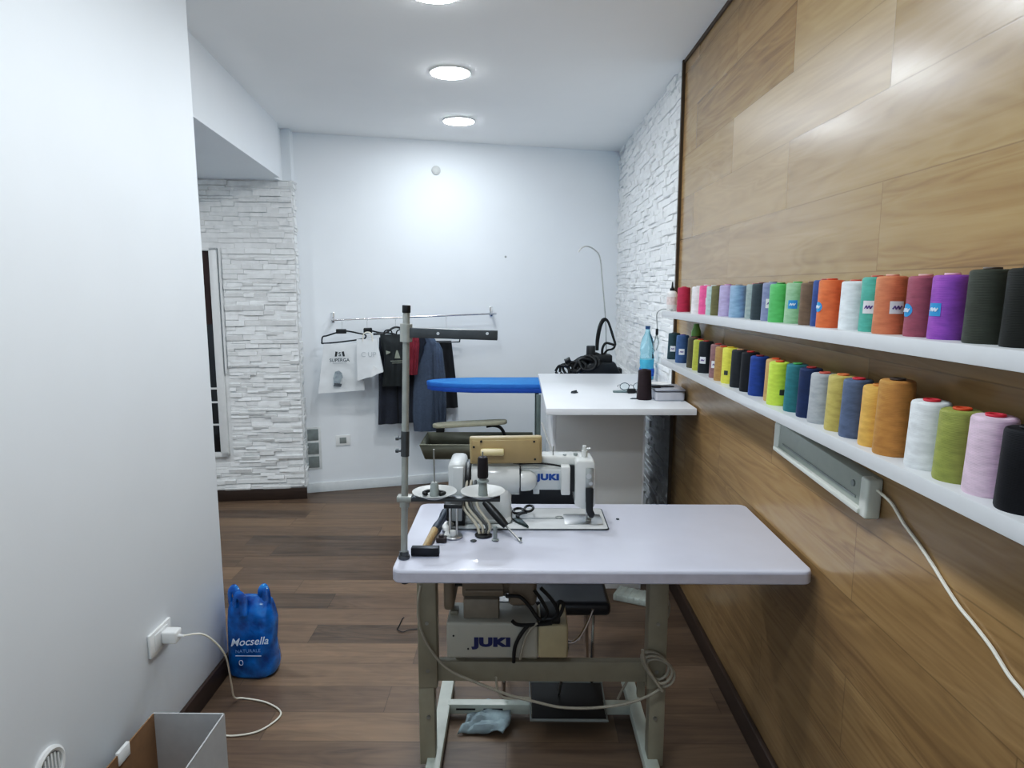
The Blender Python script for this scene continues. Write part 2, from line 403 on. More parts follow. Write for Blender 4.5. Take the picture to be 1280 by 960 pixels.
# ------------------------------------------------------------------ wall fittings
b = MB(); b.lathe([(0, 0), (.034, 0), (.034, .008), (.028, .012), (0, .013)], frame(W(1.034, 0, 2.434), BD, (0, 0, 1)))
tag(b.build('round_wall_cover', mat('grey cap', '#c3c6c4', .5)), 'small round grey cap high on the back wall', 'cover cap')
b = MB(); b.lathe([(0, 0), (.009, 0), (.007, .003), (0, .003)], frame(W(1.58, 0, 1.798), BD, (0, 0, 1)), 12)
tag(b.build('wall_anchor', GREYP), 'tiny grey wall plug alone on the back wall', 'wall plug')
t = thing('wall_grille', W(.06, 0, .34), 'grey grille of three stacked square openings low on the back wall corner', 'grille')
b = MB()
b.box((.012, 0, .18), (.118, .006, .51), .002, M=BM); b.build('plate', mat('white plate', (.7, .72, .72), .4), t)
for k in range(3):
    b = MB(); z = .195 + k * .106; b.box((.02, .004, z), (.1, .009, z + .088), .002, M=BM); b.build('opening', mat('grey mesh insert', '#8b9291', .5, var=.1), t)
t = thing('wall_socket', W(.28, 0, .39), 'white socket plate under the hanging bags on the back wall', 'socket')
b = MB(); b.box((.225, 0, .355), (.335, .009, .435), .003, M=BM); b.build('plate', WHITEP, t)
b = MB(); b.box((.255, .008, .372), (.305, .0115, .418), .001, M=BM); b.build('insert', GREYP, t)
# left wall socket with charger
t = thing('wall_outlet', (LX, 2.07, .41), 'white outlet plate low on the white left wall', 'outlet')
b = MB(); b.box((LX, 2.005, .372), (LX + .010, 2.135, .452), .003); b.build('plate', WHITEP, t)
b = MB(); b.box((LX + .009, 2.03, .385), (LX + .0125, 2.11, .44), .001); b.build('insert', mat('insert white', (.7, .71, .71), .4), t)
t = thing('phone_charger', (LX + .03, 2.085, .41), 'white cube phone charger plugged into the left wall outlet', 'charger')
b = MB(); b.box((LX + .0125, 2.062, .392), (LX + .062, 2.104, .434), .006, 3); b.build('body', WHITEP, t)
b = MB(); b.cyl((LX + .06, 2.083, .413), (LX + .078, 2.083, .412), .006, .004); b.build('connector', WHITEP, t)
b = MB(); b.tube([(LX + .076, 2.083, .412), (LX + .13, 2.12, .395), (LX + .155, 2.2, .28), (LX + .13, 2.29, .12), (LX + .12, 2.33, .03), (-1.05, 2.36, .006), (-.96, 2.34, .004), (-.885, 2.29, .004),
                   (-.875, 2.24, .004), (-.92, 2.17, .004), (-1.0, 2.145, .004), (-1.08, 2.15, .004), (-1.14, 2.10, .004)], .0032)
tag(b.build('charger_cable', WCABLE), 'thin white charger cable curling on the floor from left wall outlet', 'cable')
t = thing('round_vent', (LX, 1.535, .38), 'round white slotted vent at the bottom of the left wall', 'vent')
Mv = frame((LX, 1.535, .352), (0, 1, 0), (0, 0, 1))
b = MB(); b.lathe([(.04, 0), (.055, 0), (.055, .007), (.049, .011), (.042, .009), (.04, 0)], Mv, 32); b.build('rim', WHITEP, t)
b = MB(); b.lathe([(0, 0), (.041, 0), (.041, .003), (0, .003)], Mv, 32); b.build('backing', mat('vent shadow grey', '#70757a', .6), t)
for k in range(6):
    x = -.03 + k * .012; h = math.sqrt(max(.038 ** 2 - x * x, 1e-6))
    b = MB(); b.box((x - .002, -h, .003), (x + .003, h, .008), M=Mv); b.build('slat', WHITEP, t)

# ------------------------------------------------------------------ box by the left wall
zb = .23; bx0, bx1, by0, by1 = -1.152, -.925, 1.62, 1.942
CARD = mat('brown cardboard', '#8a6a4c', .8, var=.08); BOXW = mat('white coated card', (.5, .51, .52), .55, var=.03)
t = thing('cardboard_box', (-1.04, 1.78, 0), 'open white cardboard box with brown inside against the left wall', 'box')
b = MB(); w = .004
b.box((bx0, by0, 0), (bx1, by1, .005)); b.box((bx1 - w, by0, 0), (bx1, by1, zb)); b.box((bx0, by1 - w, 0), (bx1, by1, zb)); b.box((bx0, by0, 0), (bx1, by0 + w, zb))
b.build('walls', BOXW, t)
b = MB(); b.box((bx0, by0 + w, .004), (bx0 + w, by1 - w, zb - .001)); b.box((bx0 + w, by0 + w, .005), (bx1 - w, by1 - w, .008)); part(b.build('side_panel', CARD, t), 'brown inner side')
b = MB(); b.box((bx0 - .003, 1.745, zb - .035), (bx0 + .008, 1.8, zb + .006), .002); part(b.build('clip', WHITEP, t), 'white clip on the rim')

# ------------------------------------------------------------------ blue plastic carrier bag
BAGM, nt, bb = new_mat('blue plastic film')
bb.inputs['Base Color'].default_value = (*hexc('#0f5fb4'), 1); bb.inputs['Roughness'].default_value = .2; bb.inputs['Coat Weight'].default_value = .3
nz = N(nt, 'ShaderNodeTexNoise'); nz.inputs['Scale'].default_value = 16; nz.inputs['Detail'].default_value = 3
cr = N(nt, 'ShaderNodeValToRGB'); cr.color_ramp.elements[0].position = .3; cr.color_ramp.elements[1].position = .75
cr.color_ramp.elements[0].color = (*hexc('#04387c'), 1); cr.color_ramp.elements[1].color = (*hexc('#0f86dc'), 1)  # wrinkle shade and shine painted into the blue as dark and bright noise
tcn = N(nt, 'ShaderNodeTexCoord'); nt.links.new(tcn.outputs['Object'], nz.inputs['Vector'])
nt.links.new(nz.outputs['Fac'], cr.inputs[0]); nt.links.new(cr.outputs[0], bb.inputs['Base Color'])
bpn = N(nt, 'ShaderNodeBump'); bpn.inputs['Strength'].default_value = .8; bpn.inputs['Distance'].default_value = .01
nt.links.new(nz.outputs['Fac'], bpn.inputs['Height']); nt.links.new(bpn.outputs[0], bb.inputs['Normal'])
bc = Vector((-1.078, 2.553, 0))
t = thing('carrier_bag', bc, 'full blue plastic carrier bag standing on the floor beside the left wall end', 'bag')
prof = [(0, .80, .8), (.012, .93, .93), (.05, .97, 1.0), (.13, .95, .98), (.22, .93, .9), (.28, .9, .74), (.31, .84, .48), (.325, .74, .24), (.331, .6, .14)]
def bag(u, v):
    a = 2 * PI * u; k = v * (len(prof) - 1); i = min(int(k), len(prof) - 2); f = k - i
    z = prof[i][0] * (1 - f) + prof[i + 1][0] * f; sx = prof[i][1] * (1 - f) + prof[i + 1][1] * f; sy = prof[i][2] * (1 - f) + prof[i + 1][2] * f
    c, s_ = math.cos(a), math.sin(a)
    cx = math.copysign(abs(c) ** .62, c) * .1 * sx; cy = math.copysign(abs(s_) ** .7, s_) * .068 * sy
    n = mnoise.noise(Vector((c * 2.2, s_ * 2.2, z * 11))) * .008 * (0.2 if z < .01 else 1)
    return bc + Vector((cx * (1 + n * 6), cy + n, z - (.02 * abs(cx) / .1 if z > .28 else 0) * 0))
b = MB(); b.grid(bag, 56, 34, closed_u=True); b.poly([bag(i / 56, 0) for i in range(56)][::-1]); b.poly([bag(i / 56, 1) for i in range(56)])
b.build('body', BAGM, t, 60)
for dx, dy, hh, wd, tw in ((-.064, -.01, .045, .018, 0), (-.03, -.04, .03, .02, .4), (.052, .0, .045, .016, -.2)):
    b = MB(); p = bc + Vector((dx, dy, .318))
    b.tube([p + Vector((-wd, 0, -.02)), p + Vector((-wd * .9, tw * .01, hh * .6)), p + Vector((-wd * .2, .003, hh)), p + Vector((wd * .6, -.006, hh * .8)), p + Vector((wd, -.012, hh * .2)), p + Vector((wd * 1.1, -.022, -.045))], .015, 10, flat=(.45, 1.1))
    b.build('handle', BAGM, t, 60)
Mt = frame(bc + Vector((.014, -.0755, .17)), (1, .03, .06), (0, .12, 1))
text('lettering', 'Mocsella', .043, Mt, WHITEINK, t, .0004, .25)
Mt = frame(bc + Vector((.006, -.0745, .13)), (1, .02, .04), (0, 0, 1)); text('lettering', 'NATURALE', .020, Mt, mat('faint blue white ink', '#7fb0e0', .5), t)
b = MB(); b.box((-.045, -.0745, .108), (.058, -.0725, .1105), M=Matrix.Translation(bc)); b.build('printed_line', WHITEINK, t)
b = MB(); b.tube([bc + Vector((x, -.0745, z)) for x, z in ((-.03, .072), (-.018, .072), (-.018, .088), (-.03, .088))], .0014, 6, 3, True); b.build('printed_symbol', WHITEINK, t)

# ------------------------------------------------------------------ clothes rail on the back wall
t = thing('clothes_rail', W(.85, 0, 1.35), 'chrome wall rail holding hangers on the back wall', 'rail')
RT_ = .12
def rz(s): return 1.322 + (s - .236) / (1.462 - .236) * .034
b = MB(); b.cyl(W(.225, RT_, rz(.225)), W(1.47, RT_, rz(1.47)), .0075); b.build('rod', CHROME, t)
for s in (.238, 1.456):
    b = MB(); b.box((s - .012, 0, rz(s) - .025), (s + .012, .012, rz(s) + .05), .002, M=BM); b.box((s - .005, .01, rz(s) - .008), (s + .005, RT_ + .01, rz(s) + .008), .002, M=BM)
    b.tube([W(s, .012, rz(s) + .045), W(s, .05, rz(s) + .05), W(s, .06, rz(s) + .02)], .004, 6); b.build('bracket', CHROME, t)

def hang(s, yaw):          # local frame below the rod: u sideways, w outward, z world height
    o = W(s, RT_, 0); u = Matrix.Rotation(yaw, 3, 'Z') @ BD; w = Matrix.Rotation(yaw, 3, 'Z') @ BN
    return Matrix(((u.x, w.x, 0, o.x), (u.y, w.y, 0, o.y), (0, 0, 1, 0), (0, 0, 0, 1)))
def hook(b, M, z, rodz):
    b.tube([M @ Vector((0, 0, z)), M @ Vector((0, 0, rodz - .025)), M @ Vector((0, .012, rodz - .012)), M @ Vector((0, .014, rodz + .004)), M @ Vector((0, .002, rodz + .0125)), M @ Vector((0, -.012, rodz + .005))], .0018, 6)
def cloth(name, m, M, rows, th, folds, parent=None, n=28, seed=0, nv=26):
    """closed garment shell; rows = (z, left u, right u, thickness factor) from top to bottom"""
    def row(v):
        k = v * (len(rows) - 1); i = min(int(k), len(rows) - 2); f = k - i
        return [rows[i][q] * (1 - f) + rows[i + 1][q] * f for q in range(4)]
    def fn(u, v):
        z, l, r, k = row(v); a = 2 * PI * u
        x = .5 - .5 * math.cos(a); sgn = math.sin(a)
        w_ = math.copysign(abs(sgn) ** .6, sgn) * th * k
        fo = folds * math.sin((x * 5.5 + seed) * 2 * PI * .6 + .8 * math.sin(v * 4 + seed)) * (0.3 + v) * (1 if sgn > 0 else .3)
        fo += mnoise.noise(Vector((x * 5 + seed, v * 6, sgn))) * folds * .9
        return M @ Vector((l + (r - l) * x, w_ + fo, z))
    b = MB(); b.grid(fn, n * 2, nv, closed_u=True)
    b.poly([fn(i / (n * 2), 0) for i in range(n * 2)]); b.poly([fn(i / (n * 2), 1) for i in range(n * 2)][::-1])
    return b.build(name, m, parent, 55)

PAPERW = mat('white bag paper', (.72, .75, .77), .5, var=.05, scale=14, bump=.15, bscale=40)
# 1 hanger with white printed bag
M1 = hang(.30, R(-4))
t = thing('clothes_hanger', W(.30, RT_, 1.2), 'black tubular hanger at the left end of the wall rail', 'hanger', 'hangers on the wall rail')
b = MB(); hook(b, M1, 1.25, rz(.30)); b.build('hook', CHROME, t)
b = MB(); b.tube([M1 @ Vector(p) for p in ((-.135, 0, 1.152), (-.147, 0, 1.165), (-.14, 0, 1.20), (-.11, 0, 1.208), (-.03, 0, 1.232), (.03, 0, 1.24), (.12, 0, 1.222), (.165, 0, 1.21), (.165, 0, 1.19), (.14, 0, 1.18), (0, 0, 1.162))], .006, 8, 5, True)
b.box((-.045, -.006, 1.222), (.03, .008, 1.256), .004, M=M1); b.build('frame', BLACKP, t)
t = thing('shopping_bag', W(.23, .14, .79), 'white printed shopping bag hanging from the leftmost hanger', 'bag', 'shopping bags on the wall rail')
Mb = hang(.30, R(-3)) @ Matrix.Translation((0, .022, 0))
b = MB()
def shop(u, v):
    z = 1.150 - v * .36; l = -.135 - .05 * v; r = .115 + .035 * v; a = 2 * PI * u
    x = min(max(.5 - .62 * math.cos(a), 0), 1); sg = math.sin(a)
    w_ = math.copysign(abs(sg) ** .5, sg) * (.008 + .022 * v) + mnoise.noise(Vector((x * 4, v * 5, sg * 2))) * .006
    return Mb @ Vector((l + (r - l) * x, w_, z + .012 * x * v))
b.grid(shop, 48, 22, closed_u=True); b.poly([shop(i / 48, 0) for i in range(48)]); b.poly([shop(i / 48, 1) for i in range(48)][::-1]); b.build('body', PAPERW, t, 40)
GY = lambda u, z, w=.044: Mb @ Vector((u, w, z))
text('lettering', 'SUPERGA', .034, frame(GY(-.025, 1.032), -(Mb.to_3x3() @ Vector((-1, 0, 0))), (0, 0, 1)), BLACKINK, t, .0006, 0, 1.0)
b = MB(); b.box((-.075, .040, 1.009), (.025, .042, 1.0125), M=Mb); b.build('printed_line', mat('pale grey ink', '#9a9ea2', .6), t)
text('emblem', 'S', .04, frame(GY(-.022, 1.075), Mb.to_3x3() @ Vector((1, 0, 0)), (0, 0, 1)), BLACKINK, t, .001)
for sx in (-1, 1):
    b = MB(); b.prism([(sx * .036, -.018), (sx * .022, -.018), (sx * .014, .016), (sx * .03, .02)], .0012, frame(GY(-.022, 1.078), Mb.to_3x3() @ Vector((1, 0, 0)), (0, 0, 1))); b.build('emblem', BLACKINK, t)
b = MB(); mp_ = frame(GY(-.04, .905, .049), Mb.to_3x3() @ Vector((1, 0, 0)), (0, 0.05, 1))
b.prism([(-.03, -.05), (.012, -.055), (.022, -.01), (.035, .0), (.028, .035), (.008, .052), (-.02, .045), (-.034, .0)], .0012, mp_); b.build('printed_picture', mat('grey print', '#8d9499', .6, var=.3, scale=40), t)
b = MB(); b.prism([(-.036, -.062), (.02, -.068), (.026, -.045), (-.026, -.04)], .0014, mp_); b.build('printed_picture', mat('dark grey print', '#55595f', .6, var=.3, scale=40), t)
# 2 second hanger + small paper bag
M2 = hang(.48, R(20))
t = thing('clothes_hanger', W(.48, RT_, 1.2), 'black hanger behind the small white paper bag on the wall rail', 'hanger', 'hangers on the wall rail')
b = MB(); hook(b, M2, 1.25, rz(.48)); b.build('hook', CHROME, t)
b = MB(); b.box((-.03, -.008, 1.22), (.04, .01, 1.262), .01, 3, M=M2); b.tube([M2 @ Vector(p) for p in ((.03, 0, 1.24), (.1, 0, 1.222), (.2, 0, 1.212), (.26, 0, 1.19))], .006, 8); b.build('frame', BLACKP, t)
t = thing('shopping_bag', W(.44, .15, .9), 'small white paper bag with folded corner, second on the wall rail', 'bag', 'shopping bags on the wall rail')
Ms = hang(.500, R(-10)) @ Matrix.Translation((0, .115, 0))
b = MB()
def pb(u, v):
    z = 1.185 - v * .30; a = 2 * PI * u; x = min(max(.5 - .62 * math.cos(a), 0), 1); sg = math.sin(a)
    l = -.085 + .0 * v; r = .06 + .04 * v
    return Ms @ Vector((l + (r - l) * x, math.copysign(abs(sg) ** .4, sg) * (.008 + .03 * v), z + .06 * x * v + mnoise.noise(Vector((x * 3, v * 3, sg))) * .004))
b.grid(pb, 40, 14, closed_u=True); b.poly([pb(i / 40, 0) for i in range(40)]); b.poly([pb(i / 40, 1) for i in range(40)][::-1]); b.build('body', PAPERW, t, 30)
for w_ in (-.008, .012):
    b = MB(); b.tube([Ms @ Vector(p) for p in ((-.04, w_, 1.17), (-.035, w_, 1.22), (-.01, w_, 1.236), (.02, w_, 1.225), (.03, w_, 1.17))], .0035, 6); b.build('handle', WCABLE, t)
b = MB(); b.prism([(.01, .91), (.096, .952), (.03, 1.0)], .002, frame(Ms @ Vector((0, .041, 0)), Ms.to_3x3() @ Vector((1, 0, 0)), (0, 0, 1))); b.build('folded_corner', mat('bright paper', (.85, .87, .88), .5), t)
mk = frame(Ms @ Vector((0, .030, 1.075)), Ms.to_3x3() @ Vector((1, 0, 0)), (0, 0, 1))
text('lettering', 'C UP', .05, mk, mat('faint grey ink', '#a9b0b6', .6), t)
# 3 coat hanger, black bag, navy trousers
M3 = hang(.69, R(8))
t = thing('clothes_hanger', W(.69, RT_, 1.2), 'black hanger above the black bag on the wall rail', 'hanger', 'hangers on the wall rail')
b = MB(); hook(b, M3, 1.26, rz(.69)); b.build('hook', CHROME, t)
b = MB(); b.tube([M3 @ Vector(p) for p in ((-.17, 0, 1.215), (-.08, 0, 1.222), (-.02, 0, 1.258), (.03, 0, 1.258), (.08, 0, 1.225), (.2, 0, 1.205))], .008, 8); b.build('frame', BLACKP, t)
NAVY = mat('navy suit cloth', '#2b2f3a', .8, var=.15, scale=60)
o = cloth('trousers', NAVY, hang(.695, R(0)) @ Matrix.Translation((0, .012, 0)), [(1.19, -.13, .16, 1), (1.0, -.14, .16, 1), (.75, -.145, .155, 1.1), (.53, -.155, .145, .9)], .018, .008, seed=2)
tag(o, 'dark navy trousers folded over the hanger behind the black bag', 'trousers')
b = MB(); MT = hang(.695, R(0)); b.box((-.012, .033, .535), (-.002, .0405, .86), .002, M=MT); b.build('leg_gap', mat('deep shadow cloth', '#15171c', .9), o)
BLKB = mat('black bag fabric', '#1a2022', .6, var=.2, scale=30)
MB_ = hang(.69, R(-3)) @ Matrix.Translation((0, .085, 0))
t = thing('tote_bag', W(.6, .2, .9), 'black tote bag with small pale emblem hanging on the wall rail', 'bag')
cloth('body', BLKB, MB_, [(1.215, -.12, .08, .5), (1.15, -.115, .085, .8), (1.05, -.095, .09, 1), (.95, -.10, .09, 1.1), (.83, -.115, .085, .8)], .03, .004, parent=t, seed=5)
for u in (-.06, .03):
    b = MB(); b.tube([MB_ @ Vector(p) for p in ((u - .03, .01, 1.19), (u - .028, .01, 1.235), (u, .01, 1.25), (u + .025, .01, 1.235), (u + .03, .01, 1.19))], .005, 8); b.build('handle', BLACKP, t)
EMB = mat('pale emblem print', '#8f9285', .6)
mk = frame(MB_ @ Vector((0.0, .0365, 1.07)), MB_.to_3x3() @ Vector((1, 0, 0)), (0, 0, 1))
b = MB(); b.prism([(-.02, -.03), (.022, -.03), (.014, .0), (.004, .03), (-.006, .03), (-.014, .0)], .001, mk); b.build('emblem', EMB, t)
b = MB(); b.box((-.05, -.052, 0), (.05, -.046, .001), M=mk); b.box((-.04, -.066, 0), (.045, -.062, .001), M=mk); b.build('printed_line', EMB, t)
b = MB(); b.prism([(-.08, -.0), (-.05, .012), (-.05, .02), (-.082, .03)], .001, mk); b.build('printed_mark', EMB, t)
# 4 red garment
o = cloth('red_top', mat('dark red cloth', '#7c2433', .8, var=.12, scale=40), hang(.805, R(-4)) @ Matrix.Translation((0, .155, 0)), [(1.225, -.03, .045, .8), (1.15, -.04, .05, 1), (.92, -.04, .03, 1)], .025, .006, seed=3)
tag(o, 'dark red garment hanging between the black bag and the grey jacket', 'garment')
# 5 jacket
JK = mat('blue grey jacket cloth', '#4a5566', .85, var=.12, scale=70, bump=.2)
t = thing('jacket', W(.93, RT_, .5), 'blue grey suit jacket hanging on the wall rail', 'jacket')
MJ = hang(.935, R(-6)) @ Matrix.Translation((0, .078, 0))
cloth('body', JK, MJ, [(1.24, -.10, -.05, .5), (1.215, -.115, -.0, .8), (1.17, -.12, .05, 1), (1.08, -.115, .085, 1), (.95, -.11, .10, 1.1), (.8, -.125, .11, 1.1), (.6, -.135, .115, 1.1), (.475, -.125, .09, 1)], .04, .0035, parent=t, seed=1)
cloth('sleeve', JK, MJ @ Matrix.Translation((.072, .058, 0)), [(1.15, -.03, .0, .6), (1.1, -.045, .025, 1), (.9, -.045, .045, 1), (.7, -.04, .05, 1), (.53, -.035, .045, .9)], .035, .006, parent=t, seed=4)
LAP = mat('dark lapel cloth', '#1e2430', .85, var=.1)
b = MB(); mk = frame(MJ @ Vector((.0, .053, 0)), MJ.to_3x3() @ Vector((1, 0, 0)), (0, 0, 1))
b.prism([(-.085, 1.225), (-.045, 1.215), (-.02, 1.15), (-.045, 1.13), (-.04, 1.1), (-.085, .98), (-.1, 1.1)], .006, mk, .002); b.build('lapel', LAP, t)
b = MB(); b.prism([(-.085, 1.24), (-.035, 1.232), (-.01, 1.195), (-.04, 1.185)], .012, mk, .003); b.build('collar', LAP, t)
# 6 black trousers on right hanger
M6 = hang(1.075, R(-8)) @ Matrix.Translation((0, -.0, 0))
t = thing('clothes_hanger', W(1.075, RT_, 1.2), 'black trouser hanger at the right of the wall rail', 'hanger', 'hangers on the wall rail')
b = MB(); hook(b, M6, 1.20, rz(1.075)); b.build('hook', CHROME, t)
b = MB(); b.tube([M6 @ Vector(p) for p in ((-.2, 0, 1.14), (-.1, 0, 1.19), (0, 0, 1.205), (.095, 0, 1.195), (.10, 0, 1.15), (.08, 0, 1.142), (-.1, 0, 1.142))], .0055, 8, 4); b.build('frame', BLACKP, t)
o = cloth('trousers', mat('black trouser cloth', '#1b1d22', .85, var=.15), hang(1.075, R(-8)) @ Matrix.Translation((0, -.055, 0)), [(1.148, -.13, .04, .8), (1.05, -.12, .05, 1), (.8, -.10, .075, 1), (.62, -.10, .085, .9)], .02, .006, seed=6)
tag(o, 'black trousers hanging at the right end behind the grey jacket', 'trousers')

# ------------------------------------------------------------------ ironing table behind the counter
BLUEC = mat('blue ironing cover', '#2a6fc0', .7, var=.06, scale=30, bump=.15)
BLUED = mat('shaded blue cover side', '#1c4fa0', .7, var=.06)  # side shading of the blue cover, put into a darker colour
t = thing('ironing_table', (.05, 4.58, 0), 'professional ironing table with blue padded board behind the counter', 'ironing table')
out = [(.72, 4.40), (-.30, 4.42), (-.5, 4.47), (-.6, 4.53), (-.635, 4.59), (-.6, 4.65), (-.5, 4.71), (-.3, 4.76), (.72, 4.78)]
b = MB(); b.prism(out, .035, Matrix.Translation((0, 0, .888)), .008); b.build('board', BLUEC, t)
b = MB(); b.prism([(x * .992, y) for x, y in out], .028, Matrix.Translation((0, 0, .862)), .003); part(b.build('cover_skirt', BLUED, t), 'side of the cover with its shading put into a darker blue')
SLB = mat('beige sleeve cover', '#a09c8a', .7, var=.06)
b = MB(); p0, p1 = ay(541, 532, 4.5), ay(634, 527, 4.5)
d = (p1 - p0).normalized(); Ms_ = frame(p0, d, (0, 1, 0))
Ln = (p1 - p0).length
b.prism([(0, -.015), (.03, -.045), (.1, -.055), (Ln - .06, -.05), (Ln - .01, -.03), (Ln, 0), (Ln - .01, .03), (Ln - .06, .05), (.1, .055), (.03, .045), (0, .015)], .026, Ms_ @ Matrix.Translation((0, 0, -.013)), .006); b.build('sleeve_board', SLB, t)
b = MB(); q = ay(608, 533, 4.5); e = ay(631, 546, 4.5)
b.tube([q, q + Vector((.05, 0, .006)), ay(626, 535, 4.5), e, e + Vector((.0, 0, -.12))], .011, 8); b.box(ay(545, 536, 4.49) , ay(556, 539, 4.53), .002); b.build('sleeve_bracket', BLACKP, t)
TRAYM = mat('olive grey tray metal', '#78786a', .45, .3, var=.1, scale=12)
b = MB()
x0, x1, y0, y1 = -.615, .1, 4.33, 4.68; zt, zl = .535, .435
top = [(x0 - .03, y0 - .03, zt), (x1, y0 - .03, zt), (x1, y1, zt + .0), (x0 - .03, y1, zt)]; bot = [(x0, y0, zl), (x1, y0, zl), (x1, y1 - .02, zl), (x0, y1 - .02, zl)]
for k in range(4):
    j = (k + 1) % 4
    b.poly([top[k], top[j], bot[j], bot[k]])
b.poly(bot)
o = b.build('tray', TRAYM, t); md = o.modifiers.new('s', 'SOLIDIFY'); md.thickness = .004
b = MB(); b.tube([Vector(p) for p in top], .005, 6, 0, True); b.build('tray_rim', TRAYM, t)
b = MB(); b.cyl((-.43, 4.5, 0.03), (-.43, 4.5, .435), .018); b.build('column', BLACKP, t)
GLEG = mat('grey painted steel', '#6c7672', .4, .3, var=.08)
for (x, y) in ((.132, 4.33), (.62, 4.42), (.62, 4.74), (.132, 4.72)):
    b = MB(); b.box((x - .014, y - .014, .0), (x + .014, y + .014, .865), .002); b.build('leg', GLEG, t)
b = MB(); b.box((-.52, 4.3, 0), (-.48, 4.7, .03), .004); b.box((-.5, 4.48, 0), (.65, 4.53, .03), .004); b.build('base', GLEG, t)
b = MB(); b.tube([ay(761, 470, 4.72) - Vector((0, 0, .06)), ay(758, 440, 4.72), ay(757, 400, 4.72), ay(753, 352, 4.72), ay(750, 322, 4.72), ay(743, 312, 4.72), ay(734, 308, 4.72), ay(727, 310, 4.72), ay(723, 315, 4.72)], .0045, 8); part(b.build('cord_support', DULLST, t), 'tall bent wire holding up the iron cord')
# black steam iron on its rest with cords
t = thing('steam_iron', (.57, 4.6, .923), 'black steam iron unit resting on the ironing table behind the counter', 'iron')
IB = mat('black iron body', '#15191d', .35, var=.2)
b = MB(); zz = .923
b.xz([(.38, zz), (.70, zz), (.69, .985), (.65, 1.06), (.48, 1.055), (.42, 1.0)], 4.5, 4.66, .012, 3); b.build('body', IB, t)
b = MB(); b.box((.50, 4.52, 1.055), (.635, 4.64, 1.105), .008); b.build('housing', BLACKP, t)
b = MB(); b.cyl((.495, 4.58, 1.05), (.495, 4.58, 1.165), .034, .03, bev=.004); b.build('hose_socket', BLACKP, t)
b = MB(); b.box((.64, 4.53, .955), (.705, 4.63, 1.015), .01); b.build('end_cap', BLACKP, t)
b = MB(); b.tube([(.36, 4.52, .99), (.42, 4.52, 1.08), (.5, 4.52, 1.07)], .014, 8); b.build('handle', BLACKP, t)
b = MB(); b.tube([ay(746, 438, 4.6), ay(746, 424, 4.6), ay(749, 408, 4.6), ay(754, 399, 4.62), ay(760, 402, 4.64), ay(766, 420, 4.64), ay(769, 431, 4.62), ay(764, 430, 4.6), ay(757, 429, 4.58), ay(753, 436, 4.58), ay(753, 446, 4.58)], .0085, 8)
b.tube([ay(747, 438, 4.62), ay(748, 424, 4.62), ay(752, 406, 4.62), ay(758, 400, 4.66), ay(764, 412, 4.66), ay(768.5, 430, 4.64), ay(766, 436, 4.62), ay(759, 438, 4.6), ay(754, 444, 4.6)], .0075, 8)
b.build('cord', BLACKR, t)
t = thing('hose_bundle', (.37, 4.55, .923), 'tangled black hoses heaped left of the iron on the ironing table', 'hoses')
b = MB(); rr = random.Random(3)
for k in range(9):
    px = 703 + k * 5.2; py = 464 - k * 1.7
    c0 = ay(px, py, 4.5 + .02 * (k % 3)); rad = .034 + rr.uniform(0, .016); a0 = rr.uniform(0, 6)
    b.tube([c0 + Vector((math.cos(a0 + q * 1.25) * rad * 1.2, math.sin(a0 + q) * .03, math.sin(a0 + q * 1.25) * rad)) for q in range(6)], .009, 7, 4)
b.build('hose', BLACKR, t)
b = MB(); b.cyl(ay(706, 452, 4.5), ay(713, 449, 4.5), .018, bev=.003); b.sphere(ay(709, 457, 4.5), .017); b.build('valve_knob', BLACKP, t)
b = MB(); b.xz([(.30, .923), (.46, .923), (.50, 1.08), (.44, 1.09), (.36, 1.0)], 4.56, 4.62, .008); b.build('hose_rest', IB, t)

# ------------------------------------------------------------------ counter
t = thing('counter', (.46, 3.58, 0), 'white laminate counter standing against the right wall', 'counter')
CT = 1.02
CTOP = mat('counter laminate', (.86, .88, .92), .22, var=.015, scale=6, coat=.2)
CGREY = mat('grey white panel', (.78, .79, .79), .45, var=.02, scale=5)
b = MB(); b.box((.126, 2.975, CT - .03), (.802, 4.21, CT), .002); b.build('countertop', CTOP, t)
b = MB(); b.box((.192, 3.33, 0), (.632, 3.35, CT - .03), .001); b.build('front_panel', CGREY, t)
b = MB(); b.box((.172, 3.33, 0), (.192, 4.15, CT - .03), .001); b.build('side_panel', CTOP, t)
b = MB(); b.box((.632, 3.33, 0), (.640, 3.4, CT - .03), .001); b.build('edge_strip', CTOP, t)
b = MB(); b.box((.192, 4.13, 0), (.632, 4.15, CT - .03), .001); b.build('back_panel', CGREY, t)
b = MB(); b.tube([ay(677, 528, 3.32), ay(683, 545, 3.315), ay(691, 569, 3.31), ay(692, 600, 3.31)], .005, 6)
tag(b.build('hanging_string', WHITEP), 'thin white cord hanging down the counter front left edge', 'cord')

# things on the counter
t = thing('thread_cone', az(805, 499, CT), 'dark brown thread cone standing alone on the white counter', 'thread cone', 'thread cones')
def cone_parts(t, c, r, h, color, core='#b8402c', top=.80, seg=32, base_core=True):
    M = Matrix.Translation(c)
    b = MB(); b.lathe([(r * .55, .002), (r * .97, .0), (r, .004), (r * (1 + (top - 1) * .25), h * .25), (r * (1 + (top - 1) * .6), h * .62), (r * top * 1.02, h * .955), (r * top * .97, h * .985), (r * top * .86, h), (r * .3, h * .995)], M, seg)
    b.build('thread', thread_mat(color), t, 40)
    b = MB(); b.lathe([(r * .34, h * .98), (r * .40, h + .0015), (r * .38, h + .0035), (r * .26, h + .0035), (r * .22, h * .99)], M, 20)
    b.build('core', mat('core ' + core, core, .4), t)
cone_parts(t, az(805, 499, CT), .037, .145, '#332226', '#2c2024', .82)
t = thing('water_bottle', (.70, 3.93, CT), 'clear blue plastic water bottle standing on the counter by the stone wall', 'bottle')
c = az(808, 474, CT); M = Matrix.Translation(c)
